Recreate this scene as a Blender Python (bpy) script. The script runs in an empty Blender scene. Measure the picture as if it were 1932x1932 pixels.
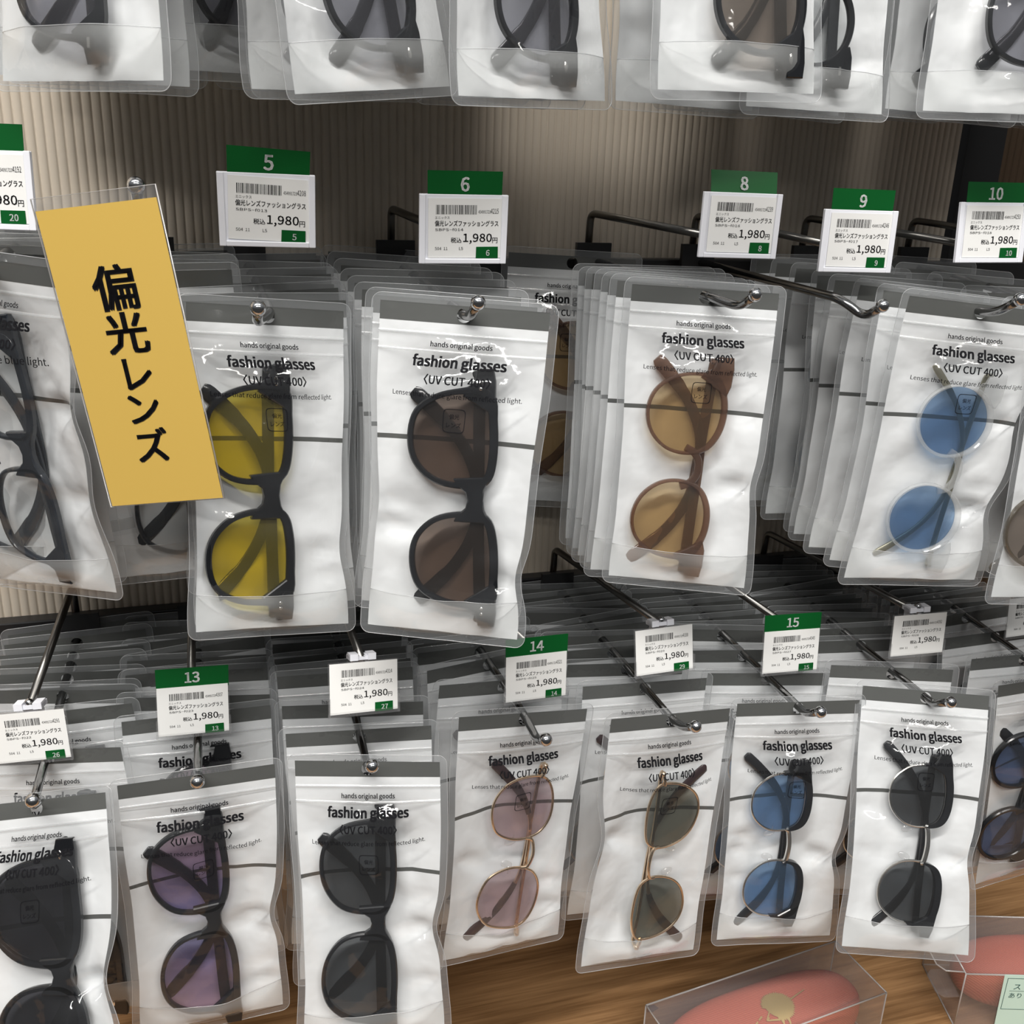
import bpy, math, os, random
from mathutils import Matrix, Vector, Euler, noise

SC = bpy.context.scene
COL = SC.collection
R = math.radians

# ------------------------------------------------------------------ camera
cam_d = bpy.data.cameras.new('camera')
cam = bpy.data.objects.new('camera', cam_d)
COL.objects.link(cam)
cam_d.sensor_fit = 'HORIZONTAL'
cam_d.sensor_width = 36.0
cam_d.lens = 36.0 * 1880.0 / 1932.0
cam_d.clip_start = 0.01
_Y = Vector((370.0 - 966.0, 290.0 - 966.0, 1880.0)).normalized()      # into the wall, in camera axes
_s = .036
_Hx = (-596.0 * 966.0 + 676.0 * (290.0 - _s * 370.0 - 966.0) - 1880.0 ** 2) / (-596.0 - 676.0 * _s)
_X = Vector((_Hx - 966.0, 290.0 + _s * (_Hx - 370.0) - 966.0, 1880.0)).normalized()
_Z = _X.cross(_Y)
cam.matrix_world = Matrix((
    (_X.x, -_X.y, -_X.z, 0.0),
    (_Y.x, -_Y.y, -_Y.z, -0.71),
    (_Z.x, -_Z.y, -_Z.z, 1.40),
    (0, 0, 0, 1)))
SC.camera = cam

# ------------------------------------------------------------------ world, lamps, exposure
w = bpy.data.worlds.new('store_ambient')
SC.world = w
w.use_nodes = True
_nt = w.node_tree
_tc = _nt.nodes.new('ShaderNodeTexCoord')
_sp = _nt.nodes.new('ShaderNodeSeparateXYZ')
_nt.links.new(_tc.outputs['Generated'], _sp.inputs[0])
_cr = _nt.nodes.new('ShaderNodeValToRGB')          # pale ceiling over a dimmer shop floor
_mr = _nt.nodes.new('ShaderNodeMapRange')
_mr.inputs['From Min'].default_value = -1
_nt.links.new(_sp.outputs['Z'], _mr.inputs['Value'])
_nt.links.new(_mr.outputs[0], _cr.inputs[0])
_cr.color_ramp.elements[0].position = .25
_cr.color_ramp.elements[0].color = (.10, .095, .09, 1)
_cr.color_ramp.elements[1].position = .85
_cr.color_ramp.elements[1].color = (.55, .57, .59, 1)
_e = _cr.color_ramp.elements.new(.52)
_e.color = (.10, .10, .10, 1)
_nt.links.new(_cr.outputs[0], _nt.nodes['Background'].inputs['Color'])
_nt.nodes['Background'].inputs['Strength'].default_value = .6


def area(name, loc, target, sx, sy, power, color=(1, .97, .93)):
    d = bpy.data.lights.new(name, 'AREA')
    d.shape = 'RECTANGLE'
    d.size, d.size_y = sx, sy
    d.energy = power
    d.color = color
    o = bpy.data.objects.new(name, d)
    COL.objects.link(o)
    o.location = loc
    o.rotation_euler = (Vector(target) - Vector(loc)).to_track_quat('-Z', 'Y').to_euler()
    return o


area('ceiling_strip_lamp', (-.85, -1.00, 3.0), (-.85, -.70, 0), 1.2, .14, 42)
area('ceiling_strip_lamp', (.35, -1.00, 3.0), (.35, -.70, 0), 1.2, .14, 30)
area('ceiling_strip_lamp', (-.6, -2.5, 3.0), (-.6, -1.5, 0), 1.2, .14, 36)
area('ceiling_strip_lamp', (1.0, -2.5, 3.0), (1.0, -1.5, 0), 1.2, .14, 16)

SC.view_settings.view_transform = 'Standard'
SC.view_settings.look = 'None'
SC.view_settings.gamma = 1
SC.view_settings.use_curve_mapping = False
SC.view_settings.exposure = -0.13
SC.cycles.transparent_max_bounces = 40
SC.cycles.max_bounces = 8
SC.cycles.diffuse_bounces = 3
SC.cycles.glossy_bounces = 3
SC.cycles.transmission_bounces = 4
SC.cycles.caustics_reflective = False
SC.cycles.caustics_refractive = False
SC.cycles.sample_clamp_indirect = 4.0


# ------------------------------------------------------------------ materials
def lin(r, g, b):
    f = lambda c: (c / 12.92 if c <= .04045 else ((c + .055) / 1.055) ** 2.4)
    return (f(r / 255.0), f(g / 255.0), f(b / 255.0), 1.0)


def new_mat(name):
    m = bpy.data.materials.new(name)
    m.use_nodes = True
    nt = m.node_tree
    for n in list(nt.nodes):
        nt.nodes.remove(n)
    out = nt.nodes.new('ShaderNodeOutputMaterial')
    return m, nt, out


def bump_of(nt, scale, strength, dist=.001, detail=2.0, stretch=None):
    tc = nt.nodes.new('ShaderNodeTexCoord')
    src = tc.outputs['Object']
    if stretch:
        mp = nt.nodes.new('ShaderNodeMapping')
        mp.inputs['Scale'].default_value = stretch
        nt.links.new(src, mp.inputs['Vector'])
        src = mp.outputs['Vector']
    nz = nt.nodes.new('ShaderNodeTexNoise')
    nz.inputs['Scale'].default_value = scale
    nz.inputs['Detail'].default_value = detail
    nt.links.new(src, nz.inputs['Vector'])
    b = nt.nodes.new('ShaderNodeBump')
    b.inputs['Strength'].default_value = strength
    b.inputs['Distance'].default_value = dist
    nt.links.new(nz.outputs['Fac'], b.inputs['Height'])
    return b, nz


def principled(name, color, rough=.5, metal=0.0, spec=.5, coat=0.0, bump=None):
    m, nt, out = new_mat(name)
    p = nt.nodes.new('ShaderNodeBsdfPrincipled')
    p.inputs['Base Color'].default_value = color
    p.inputs['Roughness'].default_value = rough
    p.inputs['Metallic'].default_value = metal
    p.inputs['Specular IOR Level'].default_value = spec
    p.inputs['Coat Weight'].default_value = coat
    if bump:
        b, _ = bump_of(nt, *bump)
        nt.links.new(b.outputs['Normal'], p.inputs['Normal'])
    nt.links.new(p.outputs['BSDF'], out.inputs['Surface'])
    return m


def film(name, haze, haze_col, gloss_min, rough, bump=None, tint=(1, 1, 1, 1), ior=1.5):
    """thin clear plastic: see-through, a bit of white haze and a glossy face"""
    m, nt, out = new_mat(name)
    tr = nt.nodes.new('ShaderNodeBsdfTransparent')
    tr.inputs['Color'].default_value = tint
    df = nt.nodes.new('ShaderNodeBsdfDiffuse')
    df.inputs['Color'].default_value = haze_col
    tl = nt.nodes.new('ShaderNodeBsdfTranslucent')
    tl.inputs['Color'].default_value = haze_col
    mh = nt.nodes.new('ShaderNodeMixShader')
    mh.inputs[0].default_value = .4
    nt.links.new(df.outputs[0], mh.inputs[1])
    nt.links.new(tl.outputs[0], mh.inputs[2])
    m1 = nt.nodes.new('ShaderNodeMixShader')
    m1.inputs[0].default_value = haze
    nt.links.new(tr.outputs[0], m1.inputs[1])
    nt.links.new(mh.outputs[0], m1.inputs[2])
    gl = nt.nodes.new('ShaderNodeBsdfGlossy')
    gl.inputs['Roughness'].default_value = rough
    fr = nt.nodes.new('ShaderNodeLayerWeight')      # same on both faces of the sheet
    fr.inputs['Blend'].default_value = .5
    f0 = ((ior - 1) / (ior + 1)) ** 2
    pw = nt.nodes.new('ShaderNodeMath')
    pw.operation = 'POWER'
    pw.inputs[1].default_value = 5
    nt.links.new(fr.outputs['Facing'], pw.inputs[0])
    ma = nt.nodes.new('ShaderNodeMath')
    ma.operation = 'MULTIPLY_ADD'
    ma.inputs[1].default_value = .8 - f0
    ma.inputs[2].default_value = f0
    nt.links.new(pw.outputs[0], ma.inputs[0])
    ad = nt.nodes.new('ShaderNodeMath')
    ad.operation = 'ADD'
    ad.use_clamp = True
    ad.inputs[1].default_value = gloss_min
    nt.links.new(ma.outputs[0], ad.inputs[0])
    m2 = nt.nodes.new('ShaderNodeMixShader')
    nt.links.new(ad.outputs[0], m2.inputs[0])
    nt.links.new(m1.outputs[0], m2.inputs[1])
    nt.links.new(gl.outputs[0], m2.inputs[2])
    if bump:
        b, _ = bump_of(nt, *bump)
        nt.links.new(b.outputs['Normal'], gl.inputs['Normal'])
        nt.links.new(b.outputs['Normal'], fr.inputs['Normal'])
    nt.links.new(m2.outputs[0], out.inputs['Surface'])
    return m


M = {}
M['film'] = film('clear_pouch_film', .022, (.9, .92, .95, 1), .0, .06, bump=(50, .5, .002, 3.0))
M['seal'] = film('frosted_heat_seal', .24, (.72, .75, .77, 1), .03, .18, bump=(180, .15, .0006))
M['rim'] = film('cut_film_edge', .55, (.86, .88, .9, 1), .08, .2)
M['gusset'] = film('milky_gusset', .34, (.86, .88, .87, 1), .02, .25)
M['zip'] = film('zip_ridge', .30, (.9, .92, .93, 1), .05, .12)
M['backing'] = principled('white_pouch_back', (.78, .80, .81, 1), .38, spec=.4, bump=(30, .5, .004, 3.0))
M['header'] = principled('grey_header_print', (.098, .102, .097, 1), .28, spec=.5, bump=(60, .25, .002))
M['ink'] = principled('black_ink', (.010, .010, .012, 1), .8, spec=.1)
M['chrome'] = principled('chrome_wire', (.62, .62, .63, 1), .12, metal=1.0)
M['arm'] = principled('shaded_chrome_wire', (.30, .30, .30, 1), .16, metal=1.0)  # same chrome, the dark surroundings it reflects put into its colour
M['wire'] = principled('dark_plated_wire', (.17, .165, .155, 1), .30, metal=1.0)
M['black_metal'] = principled('black_painted_steel', (.014, .014, .015, 1), .38)
M['white_plastic'] = principled('white_plastic', (.84, .85, .90, 1), .30)
M['paper'] = principled('label_paper', (.83, .83, .81, 1), .75, spec=.2)
M['green'] = principled('green_card', lin(6, 84, 34), .30, spec=.5)
M['white_ink'] = principled('white_lettering', (.86, .87, .86, 1), .5)
M['acrylic'] = film('clear_acrylic', .07, (.9, .9, .92, 1), .02, .05)
M['yellow'] = principled('yellow_card', lin(208, 174, 88), .7, spec=.2)
M['box_film'] = film('clear_box_plastic', .09, (.80, .74, .74, 1), .03, .07, bump=(14, .12, .003))
M['box_edge'] = film('folded_plastic_edge', .65, (.9, .88, .86, 1), .05, .2)
M['gold_print'] = principled('gold_foil', (.86, .66, .28, 1), .38, metal=.75)
M['mint'] = principled('mint_sticker', lin(206, 236, 224), .6)
M['teal_ink'] = principled('teal_ink', lin(38, 84, 82), .6)
M['black_acetate'] = principled('black_acetate', (.010, .011, .013, 1), .16, spec=.55)
M['navy_acetate'] = principled('dark_grey_acetate', (.016, .020, .026, 1), .2)
M['brown_acetate'] = film('clear_brown_acetate', .42, lin(126, 98, 82), .03, .1, tint=(.62, .46, .36, 1))
M['clear_acetate'] = film('crystal_acetate', .22, (.88, .9, .9, 1), .05, .06)
M['smoke_acetate'] = film('clear_grey_acetate', .45, lin(120, 112, 100), .03, .1, tint=(.7, .66, .6, 1))
M['olive_metal'] = principled('dull_olive_metal', (.30, .29, .22, 1), .35, metal=.6)
M['gold'] = principled('pale_gold_metal', (.78, .60, .42, 1), .22, metal=1.0)
M['silver'] = principled('silver_metal', (.72, .70, .66, 1), .2, metal=1.0)
M['tip_brown'] = principled('dark_brown_tip', (.035, .018, .020, 1), .2)
M['pad'] = film('clear_nose_pad', .10, (.9, .9, .9, 1), .06, .05)


def lens_mat(name, tint, haze_col, haze=.06):
    return film(name, haze, haze_col, .0, .05, tint=tint, ior=1.45)


def lens_grad(name, t0, t1, axis='X'):
    m = film(name, .08, (.1, .08, .12, 1), .0, .05, ior=1.45)
    nt = m.node_tree
    tr = [n for n in nt.nodes if n.type == 'BSDF_TRANSPARENT'][0]
    tc = nt.nodes.new('ShaderNodeTexCoord')
    sp = nt.nodes.new('ShaderNodeSeparateXYZ')
    nt.links.new(tc.outputs['Object'], sp.inputs[0])
    mr = nt.nodes.new('ShaderNodeMapRange')
    mr.inputs['From Min'].default_value = -.022
    mr.inputs['From Max'].default_value = .022
    nt.links.new(sp.outputs[axis], mr.inputs['Value'])
    mx = nt.nodes.new('ShaderNodeMix')
    mx.data_type = 'RGBA'
    mx.inputs['A'].default_value = t0
    mx.inputs['B'].default_value = t1
    nt.links.new(mr.outputs[0], mx.inputs['Factor'])
    nt.links.new(mx.outputs['Result'], tr.inputs['Color'])
    return m


LENS = {
    'clear': lens_mat('clear_lens', (.90, .91, .91, 1), (.8, .85, .9, 1), .04),
    'greyclear': lens_mat('light_smoke_lens', (.50, .50, .53, 1), (.3, .3, .34, 1), .12),
    'yellow': lens_mat('yellow_lens', (.78, .64, .10, 1), (.62, .52, .09, 1), .16),
    'brown': lens_mat('brown_lens', (.32, .25, .21, 1), (.085, .066, .055, 1), .25),
    'amber': lens_mat('amber_lens', (.66, .52, .33, 1), (.42, .32, .20, 1), .12),
    'blue': lens_mat('blue_lens', (.33, .46, .64, 1), (.14, .24, .38, 1), .24),
    'slate': lens_mat('slate_blue_lens', (.30, .37, .52, 1), (.14, .18, .26, 1), .2),
    'mauve': lens_mat('mauve_lens', (.66, .55, .57, 1), (.40, .33, .34, 1), .16),
    'green': lens_mat('grey_green_lens', (.34, .34, .30, 1), (.13, .13, .115, 1), .22),
    'dark': lens_mat('dark_smoke_lens', (.24, .25, .26, 1), (.055, .058, .06, 1), .22),
    'darker': lens_mat('charcoal_lens', (.10, .10, .115, 1), (.035, .037, .042, 1), .3),
    'taupe': lens_mat('taupe_lens', (.45, .40, .36, 1), (.3, .27, .24, 1), .2),
    'purple': lens_grad('purple_gradient_lens', (.38, .36, .54, 1), (.58, .46, .53, 1), 'X'),
}


def wood_mat():
    m, nt, out = new_mat('oak_veneer')
    p = nt.nodes.new('ShaderNodeBsdfPrincipled')
    p.inputs['Roughness'].default_value = .42
    tc = nt.nodes.new('ShaderNodeTexCoord')
    mp = nt.nodes.new('ShaderNodeMapping')
    mp.inputs['Rotation'].default_value = (0, 0, R(-6))
    mp.inputs['Scale'].default_value = (3.2, 46, 10)
    nt.links.new(tc.outputs['Object'], mp.inputs['Vector'])
    n1 = nt.nodes.new('ShaderNodeTexNoise')
    n1.inputs['Scale'].default_value = 2.0
    n1.inputs['Detail'].default_value = 6
    n1.inputs['Distortion'].default_value = .6
    nt.links.new(mp.outputs[0], n1.inputs['Vector'])
    mp2 = nt.nodes.new('ShaderNodeMapping')
    mp2.inputs['Rotation'].default_value = (0, 0, R(-6))
    mp2.inputs['Scale'].default_value = (14, 420, 10)
    nt.links.new(tc.outputs['Object'], mp2.inputs['Vector'])
    n2 = nt.nodes.new('ShaderNodeTexNoise')
    n2.inputs['Scale'].default_value = 1.5
    n2.inputs['Detail'].default_value = 3
    nt.links.new(mp2.outputs[0], n2.inputs['Vector'])
    mx = nt.nodes.new('ShaderNodeMath')
    mx.operation = 'MULTIPLY_ADD'
    mx.inputs[1].default_value = .38
    nt.links.new(n2.outputs['Fac'], mx.inputs[0])
    sc = nt.nodes.new('ShaderNodeMath')
    sc.operation = 'MULTIPLY'
    sc.inputs[1].default_value = .66
    nt.links.new(n1.outputs['Fac'], sc.inputs[0])
    nt.links.new(sc.outputs[0], mx.inputs[2])
    cr = nt.nodes.new('ShaderNodeValToRGB')
    cr.color_ramp.elements[0].position = .34
    cr.color_ramp.elements[0].color = lin(124, 89, 55)
    cr.color_ramp.elements[1].position = .68
    cr.color_ramp.elements[1].color = lin(184, 142, 98)
    nt.links.new(mx.outputs[0], cr.inputs[0])
    nt.links.new(cr.outputs[0], p.inputs['Base Color'])
    nt.links.new(p.outputs[0], out.inputs['Surface'])
    return m


def fabric_mat():
    m, nt, out = new_mat('coral_fabric')
    p = nt.nodes.new('ShaderNodeBsdfPrincipled')
    p.inputs['Roughness'].default_value = .75
    tc = nt.nodes.new('ShaderNodeTexCoord')
    wv = nt.nodes.new('ShaderNodeTexWave')
    wv.wave_type = 'BANDS'
    wv.bands_direction = 'DIAGONAL'
    wv.inputs['Scale'].default_value = 260
    wv.inputs['Distortion'].default_value = 1.2
    wv.inputs['Detail'].default_value = 2
    nt.links.new(tc.outputs['Object'], wv.inputs['Vector'])
    mx = nt.nodes.new('ShaderNodeMix')
    mx.data_type = 'RGBA'
    mx.inputs['A'].default_value = lin(180, 88, 68)
    mx.inputs['B'].default_value = lin(197, 106, 84)
    nt.links.new(wv.outputs['Fac'], mx.inputs['Factor'])
    nt.links.new(mx.outputs['Result'], p.inputs['Base Color'])
    b = nt.nodes.new('ShaderNodeBump')
    b.inputs['Strength'].default_value = .4
    b.inputs['Distance'].default_value = .0004
    nt.links.new(wv.outputs['Fac'], b.inputs['Height'])
    nt.links.new(b.outputs[0], p.inputs['Normal'])
    nt.links.new(p.outputs[0], out.inputs['Surface'])
    return m


M['wood'] = wood_mat()
M['fabric'] = fabric_mat()
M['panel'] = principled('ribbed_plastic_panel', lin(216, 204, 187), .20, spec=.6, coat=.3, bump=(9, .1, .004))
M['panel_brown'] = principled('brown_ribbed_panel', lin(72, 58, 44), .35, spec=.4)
M['scrap'] = principled('dark_scrap', (.02, .022, .03, 1), .5)


# ------------------------------------------------------------------ mesh helpers
class MB:
    """vertices and faces of one mesh"""

    def __init__(self):
        self.v, self.f, self.mi = [], [], []

    def add(self, vs, fs, mi=0):
        b = len(self.v)
        self.v += [tuple(p) for p in vs]
        self.f += [tuple(b + i for i in f) for f in fs]
        self.mi += [mi] * len(fs)

    def box(self, c, s, rot=None, mi=0):
        hx, hy, hz = s[0] / 2, s[1] / 2, s[2] / 2
        vs = [Vector((x, y, z)) for x in (-hx, hx) for y in (-hy, hy) for z in (-hz, hz)]
        if rot is not None:
            vs = [rot @ p for p in vs]
        c = Vector(c)
        self.add([p + c for p in vs], [(0, 1, 3, 2), (4, 6, 7, 5), (0, 4, 5, 1), (2, 3, 7, 6), (0, 2, 6, 4), (1, 5, 7, 3)], mi)

    def prism(self, poly, z0, z1, bev=0.0, mi=0):
        """poly (x, y) counter-clockwise, extruded along z, its two rims chamfered"""
        n = len(poly)
        cx = sum(p[0] for p in poly) / n
        cy = sum(p[1] for p in poly) / n
        loops = []
        for (z, k) in ((z0, 1), (z0 + bev, 0), (z1 - bev, 0), (z1, 1)) if bev else ((z0, 0), (z1, 0)):
            lp = []
            for i, (x, y) in enumerate(poly):
                if k:
                    a, b = Vector(poly[i - 1]), Vector(poly[(i + 1) % n])
                    t = (b - a)
                    t = t.normalized() if t.length else Vector((1, 0))
                    lp.append((x - t.y * bev, y + t.x * bev, z))
                else:
                    lp.append((x, y, z))
            loops.append(lp)
        vs = [p for lp in loops for p in lp]
        fs = []
        for k in range(len(loops) - 1):
            for i in range(n):
                j = (i + 1) % n
                fs.append((k * n + i, k * n + j, (k + 1) * n + j, (k + 1) * n + i))
        fs.append(tuple(reversed(range(n))))
        fs.append(tuple((len(loops) - 1) * n + i for i in range(n)))
        self.add(vs, fs, mi)

    def ring(self, inner, outer, z0, z1, bev=.6, mi=0):
        n = len(inner)
        lp = []
        for (src, oth, z, k) in ((outer, inner, z0, bev), (outer, inner, z0 + bev, 0), (outer, inner, z1 - bev, 0), (outer, inner, z1, bev),
                                 (inner, outer, z1, bev * .5), (inner, outer, z1 - bev, 0), (inner, outer, z0 + bev, 0), (inner, outer, z0, bev * .5)):
            for p, q in zip(src, oth):
                d = (Vector(q) - Vector(p))
                l = d.length or 1
                t = min(k, l * .35) / l
                lp.append((p[0] + d.x * t, p[1] + d.y * t, z))
        fs = []
        for k in range(8):
            k2 = (k + 1) % 8
            for i in range(n):
                j = (i + 1) % n
                fs.append((k * n + i, k * n + j, k2 * n + j, k2 * n + i))
        self.add(lp, fs, mi)

    def tube(self, pts, r, n=8, closed=False, mi=0, flat=None):
        """round tube along pts; r one number or one per point; flat = (a, b) half sizes with a along `flat[2]`"""
        pts = [Vector(p) for p in pts]
        m = len(pts)
        rs = r if isinstance(r, (list, tuple)) else [r] * m
        vs = []
        prev = None
        for i in range(m):
            a = pts[(i - 1) % m] if (closed or i > 0) else pts[i]
            b = pts[(i + 1) % m] if (closed or i < m - 1) else pts[i]
            t = (b - a).normalized()
            if flat:
                e1 = Vector(flat[2])
                e1 = (e1 - t * e1.dot(t)).normalized()
            elif prev is None:
                e1 = t.orthogonal().normalized()
            else:
                e1 = (prev - t * prev.dot(t)).normalized()
            prev = e1
            e2 = t.cross(e1)
            for k in range(n):
                an = 2 * math.pi * k / n
                ca, sa = math.cos(an), math.sin(an)
                if flat:
                    ca = math.copysign(abs(ca) ** .6, ca) * flat[0] * rs[i]
                    sa = math.copysign(abs(sa) ** .6, sa) * flat[1] * rs[i]
                    vs.append(pts[i] + e1 * ca + e2 * sa)
                else:
                    vs.append(pts[i] + (e1 * ca + e2 * sa) * rs[i])
        fs = []
        for i in range(m if closed else m - 1):
            j = (i + 1) % m
            for k in range(n):
                l = (k + 1) % n
                fs.append((i * n + k, i * n + l, j * n + l, j * n + k))
        if not closed:
            fs.append(tuple(reversed(range(n))))
            fs.append(tuple((m - 1) * n + k for k in range(n)))
        self.add(vs, fs, mi)

    def ball(self, c, r, sx=1, sy=1, sz=1, n=14, m=8, mi=0):
        vs, fs = [], []
        for i in range(m + 1):
            th = math.pi * i / m
            for k in range(n):
                an = 2 * math.pi * k / n
                vs.append((c[0] + r * sx * math.sin(th) * math.cos(an), c[1] + r * sy * math.sin(th) * math.sin(an), c[2] + r * sz * math.cos(th)))
        for i in range(m):
            for k in range(n):
                l = (k + 1) % n
                fs.append((i * n + k, (i + 1) * n + k, (i + 1) * n + l, i * n + l))
        self.add(vs, fs, mi)

    def mesh(self, name, mats, smooth=True, angle=None):
        me = bpy.data.meshes.new(name)
        me.from_pydata(self.v, [], self.f)
        for m in (mats if isinstance(mats, (list, tuple)) else [mats]):
            me.materials.append(m)
        if any(self.mi):
            me.polygons.foreach_set('material_index', self.mi)
        if smooth:
            me.polygons.foreach_set('use_smooth', [True] * len(me.polygons))
            if angle:
                me.set_sharp_from_angle(angle=R(angle))
        me.update()
        return me


def put(name, me, parent=None, mw=None):
    o = bpy.data.objects.new(name, me)
    COL.objects.link(o)
    if parent is not None:
        o.parent = parent
    if mw is not None:
        o.matrix_world = mw
    return o


def tag(o, label, cat, group=None):
    o['label'] = label
    o['category'] = cat
    if group:
        o['group'] = group
    return o


def thing(name, label, cat, mw, group=None):
    o = bpy.data.objects.new(name, None)
    COL.objects.link(o)
    o.empty_display_size = .01
    o.matrix_world = mw
    return tag(o, label, cat, group)


def structure(o):
    o['kind'] = 'structure'
    return o


def spline(pts, k=6, closed=True):
    """Catmull-Rom through the points"""
    n = len(pts)
    out = []
    P = [Vector(p) for p in pts]
    rng = range(n) if closed else range(n - 1)
    for i in rng:
        if closed:
            a, b, c, d = P[i - 1], P[i], P[(i + 1) % n], P[(i + 2) % n]
        else:
            a, b, c, d = P[max(i - 1, 0)], P[i], P[i + 1], P[min(i + 2, n - 1)]
        for j in range(k):
            t = j / k
            out.append(.5 * ((2 * b) + (c - a) * t + (2 * a - 5 * b + 4 * c - d) * t * t + (3 * b - a - 3 * c + d) * t ** 3))
    if not closed:
        out.append(P[-1])
    return [tuple(p) for p in out]


def offset(poly, d):
    """push a counter-clockwise closed loop outwards; d a number or f(x, y)"""
    n = len(poly)
    res = []
    for i, p in enumerate(poly):
        a, b = Vector(poly[i - 1]), Vector(poly[(i + 1) % n])
        t = (b - a).normalized()
        dd = d(p[0], p[1]) if callable(d) else d
        res.append((p[0] + t.y * dd, p[1] - t.x * dd))
    return res


def smooth01(a, b, x):
    t = max(0.0, min(1.0, (x - a) / (b - a)))
    return t * t * (3 - 2 * t)


_text_cache = {}
try:                                    # the CJK face that ships inside Blender
    FONT = bpy.data.fonts.load(os.path.join(bpy.utils.system_resource('DATAFILES', path='fonts'), 'Noto Sans CJK Regular.woff2'))
except Exception:
    FONT = None


def text_geo(body, bold=0.0):
    """flat glyph mesh of one line, as (verts, faces, xmin, xmax, ymin, ymax) at size 1"""
    key = (body, bold)
    if key in _text_cache:
        return _text_cache[key]
    cu = bpy.data.curves.new('lettering', 'FONT')
    cu.body = body
    cu.size = 1.0
    cu.resolution_u = 2
    if FONT:
        cu.font = FONT
    cu.fill_mode = 'FRONT'
    ob = bpy.data.objects.new('lettering', cu)
    COL.objects.link(ob)
    dg = bpy.context.evaluated_depsgraph_get()
    me = ob.evaluated_get(dg).to_mesh()
    vs = [(v.co.x, v.co.y) for v in me.vertices]
    fs = [tuple(p.vertices) for p in me.polygons]
    ob.evaluated_get(dg).to_mesh_clear()
    bpy.data.objects.remove(ob)
    bpy.data.curves.remove(cu)
    xs = [p[0] for p in vs]
    ys = [p[1] for p in vs]
    if bold:                            # heavier strokes: the same glyphs laid over one another a hair apart
        k = bold * (max(ys) - min(ys))
        n = len(vs)
        base, bf = list(vs), list(fs)
        vs, fs = [], []
        for q, (dx, dy) in enumerate(((-k, -k * .6), (k, -k * .6), (k, k * .6), (-k, k * .6))):
            vs += [(x + dx, y + dy) for x, y in base]
            fs += [tuple(i + q * n for i in f) for f in bf]
        xs = [p[0] for p in vs]
        ys = [p[1] for p in vs]
    _text_cache[key] = (vs, fs, min(xs), max(xs), min(ys), max(ys))
    return _text_cache[key]


def text_uv(body, cx, cv, width=None, height=None, bold=0.0, anchor='c', sy=1.0):
    """glyphs in sheet coordinates (x right, v down), centred on (cx, cv) and scaled to a width or height"""
    vs, fs, x0, x1, y0, y1 = text_geo(body, bold)
    if width:
        s = width / (x1 - x0)
        t = s * sy
        if height:
            t = height / (y1 - y0)
    else:
        t = height / (y1 - y0)
        s = t / sy
    ox = (x0 + x1) / 2 if anchor == 'c' else x0
    oy = (y0 + y1) / 2
    return [(cx + (x - ox) * s, cv - (y - oy) * t) for x, y in vs], fs


# ------------------------------------------------------------------ the pouches
PW, PH, MARG, HD = 100.0, 188.0, 4.5, 13.8      # width, height, seal, bottom of the grey header (mm)


class Sheet:
    """where a point (u across, v down from the top edge, in mm) of a bulging, creased pouch lies"""

    def __init__(self, seed, corners=((0, 0),) * 4, pinch=3.0, hf=10.0, hb=6.5, curl=0.0, notch=(), c_amp=1.5):
        self.s, self.k, self.pin, self.hf, self.hb, self.curl, self.notch, self.ca = seed, corners, pinch, hf, hb, curl, notch, c_amp
        rr = random.Random(int(seed * 100))
        self.creases = [(q[0], q[1], .9 * q[2], 13) for q in notch] + [(rr.choice((-1, 1)), rr.uniform(70, 160), rr.uniform(1.5, 3), rr.uniform(9, 15)) for _ in range(3)]

    def fold(self, u, v):
        """sharp creases running in from the welded sides where the pouch is pinched"""
        z = 0.0
        for (side, v0, amp, wd) in self.creases:
            a = max(0.0, (u * side - 8) / 37.5)
            if a <= 0:
                continue
            a = min(a, 1.0)
            b = 1 - abs(v - v0 - (45 - abs(u)) * .18) / (wd * (1.25 - .9 * a))
            if b > 0:
                z -= amp * b * a * (1 - a ** 6) * 1.6
        return z

    def pv(self, v):
        return smooth01(18, 50, v) * (1 - smooth01(168, 187.5, v))

    def pt(self, u, v, layer, off=0.0):
        s, t = u / PW + .5, v / PH
        du = sum(wt * c[0] for wt, c in zip(((1 - s) * (1 - t), s * (1 - t), s * t, (1 - s) * t), self.k))
        dv = sum(wt * c[1] for wt, c in zip(((1 - s) * (1 - t), s * (1 - t), s * t, (1 - s) * t), self.k))
        g = smooth01(40, 95, v) * (1 - smooth01(140, 178, v))
        x = u * (1 - self.pin / 50.0 * g)
        for (side, v0, amp, wd) in self.notch:
            if u * side > 0:
                x -= side * amp * math.exp(-((v - v0) / wd) ** 2) * (abs(u) / 50.0) ** 3
        e = max(0.0, 1 - (abs(u) / 45.5) ** 2.3)
        pv = self.pv(v)
        n = lambda a, b, k: noise.noise(Vector((a + self.s * 7.3, b - self.s * 3.1, k + self.s)))
        c = self.ca * math.sin(v * .021 + self.s) * (u / 50.0) + self.curl * (u / 50.0) ** 2
        c += 1.1 * n(u * .02, v * .025, 4.0) * smooth01(0, 30, v)
        if layer == 'front':
            cr = abs(n(u * .035 + v * .02, v * .028 - u * .015, 1.0))
            wz = c + pv * e * (self.hf + 3.0 * n(u * .05, v * .045, 2.0)) + 2.6 * (cr - .25) * e * min(1, pv + .25 * smooth01(14, 26, v))
            wz += self.fold(u, v)
        elif layer == 'back':
            wz = c - pv * e * (self.hb + 2.2 * n(u * .045, v * .04, 3.0)) + 3.6 * (abs(n(u * .04 - v * .022, v * .032 + u * .02, 5.0)) - .2) * e * smooth01(20, 50, v) + .8 * self.fold(u, v)
            wz -= .5
        else:
            wz = c
        return Vector(((x + du), -(wz + off), 9.0 - (v + dv))) * .001


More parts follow.
